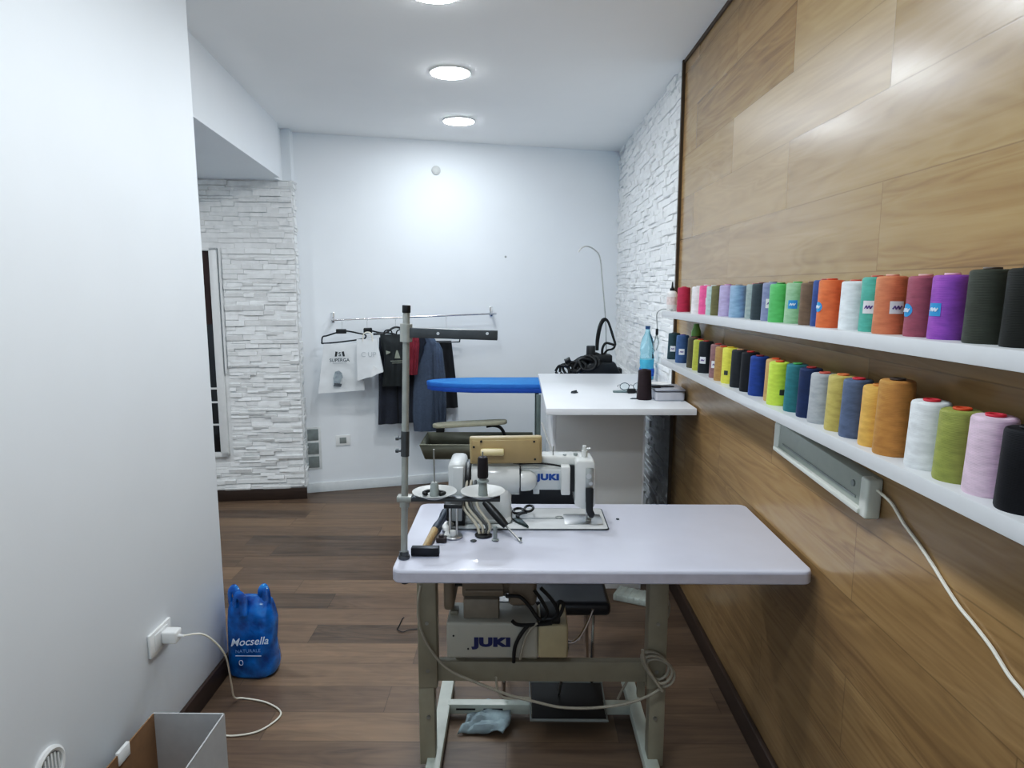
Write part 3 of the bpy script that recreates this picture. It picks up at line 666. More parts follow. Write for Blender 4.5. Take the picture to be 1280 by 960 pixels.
BOTT = glass_mat('blue bottle plastic', '#b4e8f8', .05)
b = MB(); b.lathe([(0, .002), (.036, 0), (.042, .006), (.042, .07), (.039, .082), (.042, .095), (.043, .13), (.039, .15), (.043, .17), (.041, .205), (.03, .245), (.017, .272), (.013, .29), (.013, .3), (0, .3)], M, 32)
b.build('body', BOTT, t, 50)
b = MB(); b.lathe([(0, .002), (.037, .002), (.0395, .008), (.0395, .066), (.036, .08), (.039, .094), (.04, .12), (0, .12)], M, 28); part(b.build('water', mat('pale blue water', '#8fd8f2', .15, var=.1), t), 'pale blue water inside')
b = MB(); b.lathe([(.0425, .022), (.0432, .022), (.0432, .066), (.0425, .066)], M, 32); b.build('label_band', mat('blue bottle label', '#1f66c4', .4, var=.25, scale=60), t)
b = MB(); b.lathe([(0, .296), (.0145, .296), (.0145, .315), (0, .316)], M, 20); b.build('cap', mat('dark cap', '#1d3f66', .4), t)
t = thing('tin_box', (.735, 3.2, CT), 'silver grey metal tin box at the front right corner of the counter', 'box')
p = az(819, 501, CT); q = az(861, 501, CT)
TIN = mat('silver tin', '#c2c2ca', .4, .1, var=.05)
x0, x1, y0, y1 = p.x, min(q.x, .797), 3.175, 3.36
b = MB(); b.box((x0, y0, CT), (x1, y1, CT + .046), .01, 3); b.build('body', TIN, t)
b = MB(); b.box((x0 - .002, y0 - .002, CT + .047), (x1 + .002, y1 + .002, CT + .058), .005, 3); b.build('lid', mat('tin lid grey', '#a2a2aa', .35, .1), t)
b = MB(); b.box((x0 - .0005, y0 - .0005, CT + .0455), (x1 + .0005, y1 + .0005, CT + .0475)); b.build('seam', BLACKP, t)
b = MB()
b.lathe([(0, 0), (.03, 0), (.05, .010), (.052, .013), (.048, .013), (.028, .004), (0, .004)], Matrix.Translation((.70, 3.29, CT + .0582)), 28)
tag(b.build('white_dish', WHITEP), 'small white dish lying on the silver tin', 'dish')
b = MB(); b.box((.645, 3.215, CT + .0582), (.69, 3.235, CT + .0682), .004); b.cyl((.69, 3.225, CT + .0632), (.755, 3.235, CT + .0622), .003)
tag(b.build('black_pen', BLACKP), 'short black pen lying on the front of the silver tin', 'pen')
t = thing('eyeglasses', az(785, 486, CT), 'thin framed eyeglasses lying on the counter left of the brown cone', 'glasses')
gy = 3.5; g0 = az(779, 487, CT).x; g1 = g0 + .07
for gx in (g0, g1):
    b = MB(); b.tube([(gx + .024 * math.cos(a) , gy, CT + .024 + .0185 * math.sin(a)) for a in [k * PI / 4 for k in range(8)]], .0022, 6, 3, True); b.build('rim', DGREY, t)
    b = MB(); b.lathe([(0, 0), (.0225, 0), (.0225, .001), (0, .001)], frame((gx, gy, CT + .024), (1, 0, 0), (0, 0, 1)) @ Matrix.Diagonal((1, .78, 1, 1)), 24); b.build('lens', glass_mat('lens glass', '#eef6f8', .02), t)
b = MB(); b.tube([(g0 + .024, gy, CT + .028), (g0 + .031, gy - .003, CT + .033), (g1 - .024, gy, CT + .028)], .002, 6); b.build('bridge', DGREY, t)
for gx, sg in ((g0 - .024, 1), (g1 + .024, 1)):
    b = MB(); b.tube([(gx, gy, CT + .03), (gx, gy + .01, CT + .031), (gx + .004, gy + .11, CT + .012), (gx + .008, gy + .13, CT + .003)], .0022, 6); b.build('temple', DGREY, t)
b = MB(); b.box((.0, 0, 0), (.13, .035, .010), .004, M=Matrix.Translation(az(766, 491, CT)) @ Matrix.Rotation(R(-6), 4, 'Z')); tag(b.build('grey_ruler', mat('grey green plastic', '#6c7a7a', .4)), 'short grey rule lying in front of the eyeglasses on the counter', 'rule')
t = thing('black_clip', az(790, 491, CT), 'black clip lying beside the brown cone on the counter', 'clip')
c = az(789, 491.5, CT)
b = MB(); b.box(c + Vector((-.022, -.012, 0)), c + Vector((.022, .014, .024)), .006); b.build('body', BLACKP, t)
b = MB(); b.tube([c + Vector((.02, -.005, .012)), c + Vector((.05, -.03, .006)), c + Vector((.06, -.06, .004))], .004, 6); b.build('lever', BLACKP, t)
c = az(796, 498.5, CT)
b = MB(); b.prism([(-.035, -.012), (.03, -.02), (.04, .012), (-.02, .016)], .003, Matrix.Translation(c)); tag(b.build('fabric_scrap', mat('dark grey felt', '#3c4448', .9)), 'dark grey fabric scrap at the foot of the brown cone', 'scrap')
c = az(718, 491.5, CT)
b = MB(); b.prism([(-.02, -.008), (.0, -.014), (.02, .004), (.012, .016), (-.01, .012)], .008, Matrix.Translation(c), .002); b.cyl(c + Vector((-.015, -.005, .008)), c + Vector((.012, .008, .012)), .004)
tag(b.build('bobbin_case', mat('dark steel', '#454b50', .4, .5)), 'small dark metal piece lying alone mid-counter', 'metal piece')

# ------------------------------------------------------------------ shelves with thread cones
SHF = mat('white shelf lacquer', (.63, .65, .67), .3, var=.02, coat=.15)
SX0, SX1 = .69, XW - .001
def shelf(za, zb, y1, label):
    b = MB(); M = Matrix.Identity(4); y0 = -.9
    def zt(y): return za + (zb - za) * (y - .9) / (3.1 - .9)
    t = bmesh.new()
    pts = []
    for y in (y0, y1):
        for x, dz in ((SX0, 0), (SX1, 0), (SX1, -.030), (SX0, -.030)): pts.append(t.verts.new((x, y, zt(y) + dz)))
    for f in ((0, 1, 2, 3), (7, 6, 5, 4), (0, 4, 5, 1), (1, 5, 6, 2), (2, 6, 7, 3), (3, 7, 4, 0)): t.faces.new([pts[i] for i in f])
    bmesh.ops.bevel(t, geom=t.edges[:], offset=.0015, segments=2, affect='EDGES', profile=.5)
    b._merge(t)
    tag(b.build('wall_shelf', SHF), label, 'shelf', 'white wall shelves'); return zt
zU = shelf(1.474, 1.450, 3.26, 'upper long white wall shelf carrying thread cones')
zL = shelf(1.240, 1.222, 3.25, 'lower long white wall shelf carrying thread cones')
def sticker(t, c, r, h, top, ang, da, z0, z1, m, oval=False, mark=None):
    def rad(z): return r * (1 + (top - 1) * min(1, z / h)) + .0007
    b = MB(); zc, hz = (z0 + z1) / 2, (z1 - z0) / 2
    def fn(u, v):
        du = (u - .5) * 2; dv = (v - .5) * 2
        if oval:                                             # map the square to a disc
            x = du * math.sqrt(1 - dv * dv / 2); y = dv * math.sqrt(1 - du * du / 2); du, dv = x, y
        z = zc + dv * hz; a = ang + du * da
        return c + Vector((rad(z) * math.cos(a), rad(z) * math.sin(a), z))
    b.grid(fn, 13, 9); o = b.build('sticker', m, t)
    if mark:
        b = MB(); b.tube([c + Vector(((rad(zc) + .0004) * math.cos(ang + k * da * .16), (rad(zc) + .0004) * math.sin(ang + k * da * .16), zc + hz * .28 * math.sin(k * 2.1))) for k in range(-4, 5)], .0013, 5, 3)
        b.build('print', mark, o)
SBLUE = mat('blue sticker', '#2f86c6', .4, var=.05); SWHITE = mat('white sticker', '#d4d6da', .5, var=.05); SPURP = mat('purple print', '#5b3f7c', .5); SDARK = mat('dark print', '#3a4038', .5)
UPPER = [  # X, Y, r, colour, label, core, sticker
 (.740, 3.039, .030, '#b8284e', 'crimson thread cone at the far left end of the upper shelf', '#c02a40', None),
 (.740, 2.785, .030, '#e6e2e4', 'white thread cone beside the crimson one on the upper shelf', '#d8d4d0', None),
 (.740, 2.673, .030, '#f0588e', 'hot pink thread cone on the upper shelf', '#e8e0e0', ('w', .3)),
 (.740, 2.570, .030, '#a9c4c2', 'pale aqua thread cone next to the hot pink one on the upper shelf', '#c8c8c8', None),
 (.740, 2.506, .030, '#6f6b45', 'olive thread cone left of the lilac one on the upper shelf', '#7c5c4c', None),
 (.740, 2.405, .030, '#ad9fce', 'lilac thread cone on the upper shelf', '#b07090', None),
 (.740, 2.285, .030, '#84a3c8', 'light blue thread cone on the upper shelf', '#888', None),
 (.755, 2.168, .030, '#8d9c9a', 'pale grey thread cone left of the dark slate one on the upper shelf', '#9a4a44', None),
 (.740, 2.071, .030, '#3c4a4f', 'dark slate grey thread cone on the upper shelf', '#704040', None),
 (.740, 1.982, .030, '#7d83a6', 'dusty violet thread cone left of the bright green one on the upper shelf', '#888', ('w', -.2)),
 (.727, 1.889, .030, '#57b562', 'bright green thread cone on the upper shelf', '#4a8a50', None),
 (.740, 1.808, .030, '#8cba8c', 'sage green thread cone with square blue sticker on the upper shelf', '#4a9a50', ('b', -.35)),
 (.740, 1.714, .030, '#765f4b', 'brown thread cone right of the sage green one on the upper shelf', '#6a4a3a', None),
 (.740, 1.643, .030, '#34508c', 'royal blue thread cone squeezed left of the orange one, upper shelf', '#984a40', None),
 (.727, 1.582, .030, '#dd6a35', 'orange thread cone with round blue sticker on the upper shelf', '#c8441c', ('ob', -1.15)),
 (.740, 1.498, .030, '#dfe6ea', 'white thread cone beside the orange one on the upper shelf', '#c05040', None),
 (.740, 1.409, .030, '#4fa592', 'teal green thread cone with white sticker on the upper shelf', '#c05040', ('w', -.45)),
 (.727, 1.329, .030, '#c9744f', 'terracotta thread cone with white and purple sticker on the upper shelf', '#e0a090', ('wp', .42)),
 (.740, 1.243, .030, '#9a5263', 'dusty rose thread cone on the upper shelf', '#d8a0a0', ('ob', -1.1)),
 (.740, 1.167, .031, '#9450b4', 'purple thread cone with blue sticker on the upper shelf', '#e0a8b8', ('b', -.85)),
 (.740, 1.070, .033, '#41453a', 'dark olive thread cone right of the purple one on the upper shelf', '#4a3a30', None),
 (.742, .988, .033, '#1c1e18', 'blackish green thread cone at the right end of the upper shelf', '#3a2a20', None)]
LOWER = [
 (0.740, 3.195, 0.031, '#29474f', 'dark teal thread cone at the far left end of the lower shelf', '#333', ('w', -.2)),
 (0.740, 3.030, 0.031, '#41618c', 'steel blue thread cone second from the left on the lower shelf', '#5a4a80', ('w', -.1)),
 (0.740, 2.825, 0.031, '#57503c', 'dark khaki thread cone before the first yellow one on the lower shelf', '#7c4c34', None),
 (0.740, 2.732, 0.031, '#a9ad3c', 'yellow olive thread cone beside the dark charcoal one on the lower shelf', '#b0402c', None),
 (0.740, 2.646, 0.031, '#1f272e', 'dark charcoal thread cone with white sticker on the lower shelf', '#a83c30', ('w', -.45)),
 (0.740, 2.487, 0.031, '#8d6a6a', 'mauve brown thread cone left of the tan one on the lower shelf', '#a83c30', ('w', -.4)),
 (0.734, 2.404, 0.031, '#a5804a', 'tan thread cone between mauve and bright yellow on the lower shelf', '#c05030', None),
 (0.740, 2.337, 0.031, '#d7d33c', 'bright yellow thread cone on the lower shelf', '#c8a830', ('d', -.5)),
 (0.740, 2.238, 0.031, '#2a2e34', 'charcoal thread cone right of the bright yellow one on the lower shelf', '#b89070', None),
 (0.740, 2.138, 0.031, '#171b22', 'near black thread cone left of the royal blue one on the lower shelf', '#b83830', None),
 (0.740, 2.055, 0.031, '#244a96', 'royal blue thread cone on the lower shelf', '#882830', None),
 (0.748, 1.946, 0.031, '#bb9058', 'beige tan thread cone squeezed behind the lime green one, lower shelf', '#d8602c', None),
 (0.734, 1.882, 0.031, '#bfe03c', 'lime green thread cone with dark mark on the lower shelf', '#c84c28', ('d', .35)),
 (0.740, 1.775, 0.031, '#2d7a80', 'teal thread cone beside the lime green one on the lower shelf', '#4a9a50', None),
 (0.740, 1.691, 0.031, '#1e3460', 'navy blue thread cone left of the silver grey one on the lower shelf', '#a03030', None),
 (0.740, 1.616, 0.034, '#a3a7ab', 'silver grey thread cone on the lower shelf', '#c05848', None),
 (0.740, 1.524, 0.034, '#b8a558', 'khaki yellow thread cone right of the silver grey one on the lower shelf', '#d07848', None),
 (0.740, 1.453, 0.034, '#5e6b84', 'slate blue thread cone with red core on the lower shelf', '#c83040', None),
 (0.740, 1.368, 0.034, '#dba24a', 'golden yellow thread cone left of the taller amber one, lower shelf', '#c08040', None),
 (0.734, 1.294, 0.036, '#b57f3b', 'tall amber brown thread cone on the lower shelf', '#3a2a22', None),
 (0.740, 1.193, 0.036, '#dfe4e6', 'white thread cone with red core on the lower shelf', '#c02c3c', None),
 (0.740, 1.109, 0.036, '#8f9448', 'moss green thread cone with orange core on the lower shelf', '#cc5028', None),
 (0.740, 1.031, 0.036, '#dcbdd3', 'pale pink thread cone with red core on the lower shelf', '#c42c40', None),
 (0.734, 0.949, 0.036, '#0d0e16', 'navy black thread cone at the right end of the lower shelf', '#18181c', None)]
for lst, zt, grp, h0 in ((UPPER, zU, 'thread cones on the upper shelf', .108), (LOWER, zL, 'thread cones on the lower shelf', .123)):
    rnd = random.Random(11)
    for i, (X, Y, r, colr, lab, core, st) in enumerate(lst):
        h = h0 + rnd.uniform(-.003, .004); h += .009 if r > .0325 and zt is zU else 0
        if zt is zL and colr == '#b57f3b': h = .146
        if len(core) == 4: core = '#' + ''.join(ch * 2 for ch in core[1:])
        c = Vector((X, Y, zt(Y)))
        t = thing('thread_cone', c, lab, 'thread cone', grp)
        tp = .9 if zt is zU else .87
        cone_parts(t, c, r, h, colr, core, tp)
        if st:
            toward = math.atan2(-Y, -X); kind, da = st; a = toward + da
            if kind == 'b': sticker(t, c, r, h, tp, a, .42, .040, .062, SBLUE, False, WHITEINK)
            elif kind == 'ob': sticker(t, c, r, h, tp, a, .5, .036, .06, SBLUE, True, WHITEINK)
            elif kind == 'w': sticker(t, c, r, h, tp, a, .42, .038, .064, SWHITE, False, SPURP)
            elif kind == 'wp': sticker(t, c, r, h, tp, a, .45, .04, .064, SWHITE, False, SPURP)
            elif kind == 'd': sticker(t, c, r, h, tp, a, .24, .03, .046, SDARK)
# green bottle behind the cones on the lower shelf
c = Vector((.782, 2.965, zL(2.965)))
t = thing('small_bottle', c, 'small green topped bottle standing behind cones on the lower shelf', 'bottle')
b = MB(); b.lathe([(0, 0), (.02, 0), (.021, .004), (.021, .125), (0, .125)], Matrix.Translation(c), 20); b.build('body', mat('dark green glass', '#1d2a20', .3), t)
b = MB(); b.lathe([(.0212, .125), (.0212, .128), (.02, .145), (.013, .165), (.011, .178), (0, .178)], Matrix.Translation(c), 20); b.build('cap', mat('leaf green plastic', '#6f9a4c', .4), t)
# oil bottle at the left end of the upper shelf
c = Vector((.722, 3.19, zU(3.19)))
t = thing('oil_bottle', c, 'white squeeze bottle with black nozzle at the left end of the upper shelf', 'bottle')
b = MB(); b.lathe([(0, 0), (.022, 0), (.024, .003), (.024, .078), (.02, .088), (.012, .094), (0, .094)], Matrix.Translation(c), 24); b.build('body', mat('white translucent plastic', (.78, .76, .74), .35), t)
b = MB(); b.lathe([(.0242, .03), (.0246, .03), (.0246, .066), (.0242, .066)], Matrix.Translation(c), 24); b.build('label_band', mat('pale pink label', '#d9c4c0', .5, var=.2, scale=80), t)
b = MB(); b.lathe([(.0, .094), (.012, .094), (.012, .104), (.006, .108), (.003, .135), (0, .137)], Matrix.Translation(c), 16); b.build('nozzle', BLACKP, t)
c = Vector((.725, 3.135, zU(3.135)))
t = thing('earphones', c, 'tangled thin grey earphone wire hanging off the upper shelf end', 'earphones')
b = MB(); b.tube([(.715, 3.15, zU(3.1) + .006), (.70, 3.2, zU(3.2) + .008), (.685, 3.25, zU(3.2) + .004), (.672, 3.285, zU(3.2) - .02), (.675, 3.28, 1.36), (.668, 3.285, 1.31), (.66, 3.28, 1.28), (.665, 3.27, 1.25)], .0028, 6)
b.tube([(.675, 3.28, 1.33), (.682, 3.275, 1.29), (.672, 3.275, 1.255)], .0025, 6); b.build('wire', mat('grey wire', '#8d9290', .5), t)
b = MB(); b.box((.668, 3.273, 1.33), (.680, 3.287, 1.36), .002); b.build('clip', BLACKP, t)

# wall light under the lower shelf with its cable
t = thing('wall_light', (XW, 1.74, 1.08), 'slim grey white light fixture on the wood wall under the lower shelf', 'wall light')
LB = mat('light fixture grey', '#a4a89f', .4, var=.03); LW = mat('light fixture white', '#cfd2c9', .35, var=.03)
b = MB(); ya, yb = 1.455, 2.0; ML = Matrix.Translation((0, ya, 1.05)) @ Matrix.Rotation(R(2.6), 4, 'X') @ Matrix.Translation((0, -ya, -1.05))
b.prism([(XW, 1.05), (XW - .022, 1.05), (XW - .032, 1.06), (XW - .03, 1.135), (XW, 1.14)], yb - ya, ML @ Matrix(((1, 0, 0, 0), (0, 0, 1, ya), (0, 1, 0, 0), (0, 0, 0, 1))), .004); b.build('housing', LB, t)
b = MB(); b.box((XW - .042, ya + .02, 1.05), (XW - .02, yb - .01, 1.064), .004, M=ML); b.build('lower_lip', LW, t)
b = MB(); b.box((XW - .036, yb - .03, 1.05), (XW - .001, yb + .006, 1.135), .008, 3, M=ML); b.build('end_cap', LW, t)
b = MB(); b.box((XW - .036, ya - .004, 1.045), (XW - .001, ya + .03, 1.138), .006, 3, M=ML); b.build('end_cap', LW, t)
b = MB(); b.box((XW - .034, ya + .05, 1.078), (XW - .029, yb - .06, 1.083), M=ML); b.build('groove', GREYP, t)
b = MB(); b.cyl((XW - .034, 1.52, 1.11), (XW - .028, 1.52, 1.11), .008); b.build('button', GREYP, t)
b = MB(); b.tube([(XW - .016, 1.47, 1.118), (XW - .012, 1.43, 1.11), (XW - .006, 1.40, 1.098), (XW - .005, 1.354, 1.071), (XW - .005, 1.30, 1.05), (XW - .005, 1.251, 1.027), (XW - .005, 1.20, 1.0), (XW - .005, 1.161, .982), (XW - .005, 1.12, .97),
                   (XW - .005, 1.073, .953), (XW - .005, 1.03, .93), (XW - .005, .995, .919), (XW - .005, .93, .89), (XW - .006, .8, .80), (XW - .006, .72, .5), (XW - .024, .70, .09), (XW - .026, .69, .004)], .0035, 7)
tag(b.build('light_cable', WCABLE), 'white cable running down the wood wall from the light fixture', 'cable')

# ------------------------------------------------------------------ sewing table
T = .805
t = thing('sewing_table', (.23, 2.0, 0), 'industrial sewing table with pale laminate top on beige steel legs', 'table')
def rrect(x0, x1, y0, y1, r, n=5):
    out = []
    for cx, cy, a0 in ((x1 - r, y1 - r, 0), (x0 + r, y1 - r, 90), (x0 + r, y0 + r, 180), (x1 - r, y0 + r, 270)):
        for k in range(n + 1): a = R(a0 + 90 * k / n); out.append((cx + r * math.cos(a), cy + r * math.sin(a)))
    return out
TX0, TX1, TY0, TY1 = -.343, .797, 1.722, 2.29
b = MB(); b.prism(rrect(TX0, TX1, TY0, TY1, .028), .0395, Matrix.Translation((0, 0, T - .041)), .006, 3)
b.build('tabletop', TABLEL, t)
b = MB(); b.prism(rrect(TX0 - .0004, TX1 + .0004, TY0 - .0004, TY1 + .0004, .028), .026, Matrix.Translation((0, 0, T - .036))); b.build('edge_band', TABLEE, t)
for lx, sg in ((-.285, 1), (.437, -1)):
    b = MB(); b.box((lx - .03, 1.97, .30), (lx + .03, 2.03, T - .041), .004); b.box((lx - .028, 1.965, T - .05), (lx + .028, 2.16, T - .041), .002); b.build('leg', BEIGEM, t)
    b = MB(); b.box((lx - .025 + (.006 if sg < 0 else -.006), 1.974, .03), (lx + .025 + (.006 if sg < 0 else -.006), 2.026, .31), .003); b.build('leg_extension', BEIGEM, t)
    b = MB(); b.box((lx - .02 + sg * .012, 1.70, .018), (lx + .026 + sg * .012, 2.45, .055), .004); b.build('foot', mat('pale foot enamel', '#c9cfc6', .4, var=.05), t)
    b = MB()
    for k in range(3): b.cyl((lx, 1.968, .2 + k * .16), (lx, 1.973, .2 + k * .16), .006, seg=10)
    b.build('bolt', DULLST, t)
    for y in (1.72, 2.43):
        b = MB(); b.cyl((lx + sg * .012, y, 0), (lx + sg * .012, y, .02), .018); b.build('rubber_pad', BLACKR, t)
b = MB(); b.box((-.3, 1.985, .315), (.45, 2.015, .383), .004); b.build('crossbar', BEIGEM, t)
b = MB(); b.box((-.255, 2.25, .02), (.41, 2.285, .058), .003); b.build('foot_stretcher', mat('pale foot enamel', '#c9cfc6', .4, var=.05), t)
b = MB()
for x in (-.19, -.09): b.box((x - .035, 2.2485, .037), (x + .035, 2.251, .043))
b.build('slot', BLACKP, t)
b = MB(); Mt_ = Matrix.Translation((.18, 2.26, .068)) @ Matrix.Rotation(R(10), 4, 'X')
b.box((-.13, -.085, -.006), (.13, .085, .006), .003, M=Mt_)
part(b.build('treadle', BLACKR, t), 'black rubber treadle plate')
b = MB(); b.tube([Mt_ @ Vector(p) for p in ((-.135, -.09, 0), (.135, -.09, 0), (.135, .09, 0), (-.135, .09, 0))], .006, 6, 0, True); b.build('treadle_frame', GREYP, t)
b = MB(); b.cyl((.15, 2.28, .08), (.16, 2.02, .42), .005); b.build('treadle_rod', DULLST, t)
b = MB(); b.box((-.012, 0, 0), (.012, .02, .06), M=Matrix.Translation((.40, 2.02, .24))); b.build('bracket', BEIGEM, t)
b = MB(); b.cyl((TX0 + .03, 1.76, T - .055), (TX0 + .03, 1.76, T - .04), .01); b.build('bolt', BLACKP, t)

# motor under the table
def mp2(px, py, Y=1.95): return ay(px, py, Y)
MBROWN = mat('brown grey motor enamel', '#85796a', .45, var=.08)
t = thing('machine_motor', (-.08, 2.05, .65), 'beige finned electric motor bolted under the sewing table', 'motor')
b = MB(); b.cyl((-.165, 2.06, .655), (-.03, 2.06, .655), .07, seg=32)
for k in range(9): 
    a = R(150 + k * 30); 
    b.box((-.16, -.004, .066), (-.035, .004, .078), M=Matrix.Translation((0, 2.06, .655)) @ Matrix.Rotation(a, 4, 'X'))
b.box((-.175, 1.985, .60), (-.045, 2.0, .69), .006); b.build('body', MBROWN, t)
b = MB(); b.box((-.165, 1.978, .64), (-.048, 1.99, .655), .002); b.box((-.165, 1.978, .615), (-.048, 1.99, .625), .002); b.build('fin', MBROWN, t)
b = MB(); b.box((-.17, 1.97, .536), (-.06, 2.06, .60), .004); b.build('mount', mat('taupe enamel', '#8d8578', .45), t)
b = MB(); b.box((-.03, 1.975, .572), (.058, 2.13, .73), .016, 3); b.build('end_bell', MBROWN, t)
b = MB(); b.box((-.232, 1.97, .56), (-.2, 2.13, .74), .012, 3); b.build('belt_guard', MBROWN, t)
b = MB(); b.cyl((-.2, 2.06, .655), (-.17, 2.06, .655), .05, seg=28); b.build('pulley', BLACKP, t)
b = MB(); b.box((-.15, 1.99, .72), (-.05, 2.12, T - .0425), .002); b.build('hanger_plate', DULLST, t)
# control box
t = thing('control_box', (-.03, 2.0, .45), 'white motor control box with blue lettering under the sewing table', 'control box')
CBW = mat('off white enamel', '#b9b7ac', .4, var=.04, scale=12)
b = MB(); b.box((-.222, 1.95, .414), (.062, 2.09, .533), .008, 3); b.build('case', CBW, t)
b = MB(); b.box((.0625, 1.945, .418), (.155, 2.09, .528), .008, 3); part(b.build('end_cover', mat('beige cover enamel', '#bfb393', .4, var=.04), t), 'beige end cover')
text('lettering', 'JUKI', .038, frame((-.08, 1.9493, .468), (1, 0, 0), (0, 0, 1)), NAVYINK, t, .0027, 0, 1.08, 1.5)
b = MB(); b.cyl((-.155, 1.9485, .447), (-.155, 1.951, .447), .003, seg=10); b.cyl((-.2, 1.9485, .49), (-.2, 1.951, .49), .003, seg=10); b.build('screw', BLACKP, t)
b = MB(); b.box((-.2, 2.0, .383), (-.17, 2.04, .414), .002); b.box((.03, 2.0, .383), (.06, 2.04, .414), .002); b.build('mount', BEIGEM, t)
b = MB(); b.box((-.215, 2.0, .531), (-.19, 2.04, .545), .002); b.build('mount', BEIGEM, t)
# cables by the control box
t = thing('control_cables', (.08, 2.0, .55), 'black looped cables bunched between motor and control box', 'cables')
b = MB()
for k, pts in enumerate((((632, 745), (650, 746), (662, 758), (672, 772), (684, 778)), ((668, 738), (678, 752), (684, 766), (676, 780)), ((676, 735), (690, 750), (697, 765), (688, 775)), ((690, 776), (700, 768), (704, 755), (699, 752), (696, 762)), ((640, 776), (648, 781), (668, 781), (690, 779)), ((660, 782), (652, 792), (644, 808), (642, 828)))):
    b.tube([ay(x, y, 1.938 - .0 * k + (.02 if k < 5 and k != 4 else 0)) if k in (4, 5) else ay(x, y, 1.955) for x, y in pts], .0058, 7)
b.build('cable', BLACKR, t)
b = MB(); b.box(ay(676, 772, 1.95) , ay(698, 760, 2.06), .006); b.build('plug', BLACKP, t)
b = MB(); b.tube([ay(x, y, 1.936) for x, y in ((672, 779), (664, 786), (656, 800), (650, 824))], .0042, 7)
tag(b.build('grey_cable', CABLE), 'thin grey cable lying across the control box front', 'cable')
b = MB(); b.tube([ay(x, y, 2.0) for x, y in ((704, 800), (714, 803), (724, 797), (734, 780), (741, 762))], .005, 7)
tag(b.build('metal_conduit', CHROME), 'shiny curved metal tube right of the control box', 'tube')

# long power cord drooping below the table
cp = [(526, 732), (523, 752), (524, 778), (533, 803), (548, 825), (566, 840), (590, 851), (618, 862), (640, 870), (668, 877), (700, 884), (740, 885), (780, 880), (808, 871), (826, 860), (838, 846)]
b = MB(); b.tube([ay(x, y, 1.952 if 3 < i else 1.955) for i, (x, y) in enumerate(cp)], .0045, 8)
tag(b.build('extension_lead', CABLE), 'long grey power cord drooping under the table between the legs', 'cord')
b = MB()
for k, (dx, dy) in enumerate(((0, 0), (3, 4), (-4, -5))):
    b.tube([ay(x + dx, y + dy, 1.945 + .006 * k) for x, y in ((806, 824), (818, 820), (832, 826), (840, 838), (836, 850), (824, 854), (812, 842))], .0045, 8, 5, True)
b.tube([ay(x, y, 1.94) for x, y in ((803, 812), (806, 828), (816, 846), (828, 864))], .0045, 8)
tag(b.build('cord_coil', CABLE), 'coiled loops of grey cord hung on the right table leg', 'cord')
b = MB(); b.tube([ay(x, y, 1.955) for x, y in ((620, 846), (622, 862), (630, 872), (650, 872), (664, 873))], .004, 7)
tag(b.build('thin_cord', CABLE), 'short grey cord hanging from the crossbar beside the treadle', 'cord')
b = MB(); b.tube([ay(x, y, 2.05) for x, y in ((786, 848), (779, 860), (772, 874))], .004, 7)
tag(b.build('cord_end', CABLE), 'short pale cord end hanging behind the crossbar by the right leg', 'cord')
t = thing('power_switch', ay(829, 747, 2.12), 'white switch box with hanging lead behind the right table leg', 'switch')
c = ay(830, 748, 2.1)
b = MB(); b.box(c + Vector((-.018, -.02, -.022)), c + Vector((.012, .03, .022)), .005); b.box(c + Vector((-.01, -.0, .02)), c + Vector((.01, .02, .145))); b.build('body', WHITEP, t)
b = MB(); b.tube([c + Vector((.01, 0, 0)), ay(837, 757, 2.1), ay(835, 770, 2.1), ay(828, 779, 2.1)], .004, 7); b.build('lead', CABLE, t)
# white packet and cloth on the floor
c = Vector((.545, 3.225, 0))
b = MB(); Mk = Matrix.Translation(c) @ Matrix.Rotation(R(-25), 4, 'Z')
b.box((-.05, -.055, .0), (.14, .055, .034), .006, 3, M=Mk)
for k in range(6): b.box((-.04 + k * .03, -.056, .008), (-.03 + k * .03, .056, .0355), .002, M=Mk)
tag(b.build('ribbed_packet', mat('grey white packet', '#b4bab4', .5, var=.08)), 'ribbed white packet lying on the floor in front of the counter', 'packet')
def scrapf(u, v):
    x = -.072 + .16 * u + .015 * v; y = 2.16 + .13 * v + .015 * u - .03 * u * u
    z = .004 + .045 * v * (1 - abs(u - .55)) + .03 * abs(mnoise.noise(Vector((u * 3, v * 3, 2)))) + .03 * max(0, u - .5) * (1 - v)
    return Vector((x - .14 + .02 * math.sin(v * 3), y, z))
b = MB(); b.grid(scrapf, 18, 14)
o = b.build('cloth_scrap', mat('blue grey cloth', '#8f9ca0', .8, var=.2, scale=20), None, 25); md = o.modifiers.new('s', 'SOLIDIFY'); md.thickness = .004
tag(o, 'crumpled blue grey cloth scrap on the floor under the table', 'cloth')
c = az(499, 788, 0)
b = MB(); b.tube([c + Vector(p) for p in ((-.01, 0, .004), (.0, .01, .02), (.012, .02, .045), (.02, .025, .05))], .003, 6); b.tube([c + Vector(p) for p in ((-.01, 0, .004), (.02, -.02, .004), (.05, .0, .004), (.11, .01, .004))], .0018, 6)
tag(b.build('wire_scrap', BLACKP), 'small bent black wire scrap on the floor left of the table', 'wire')

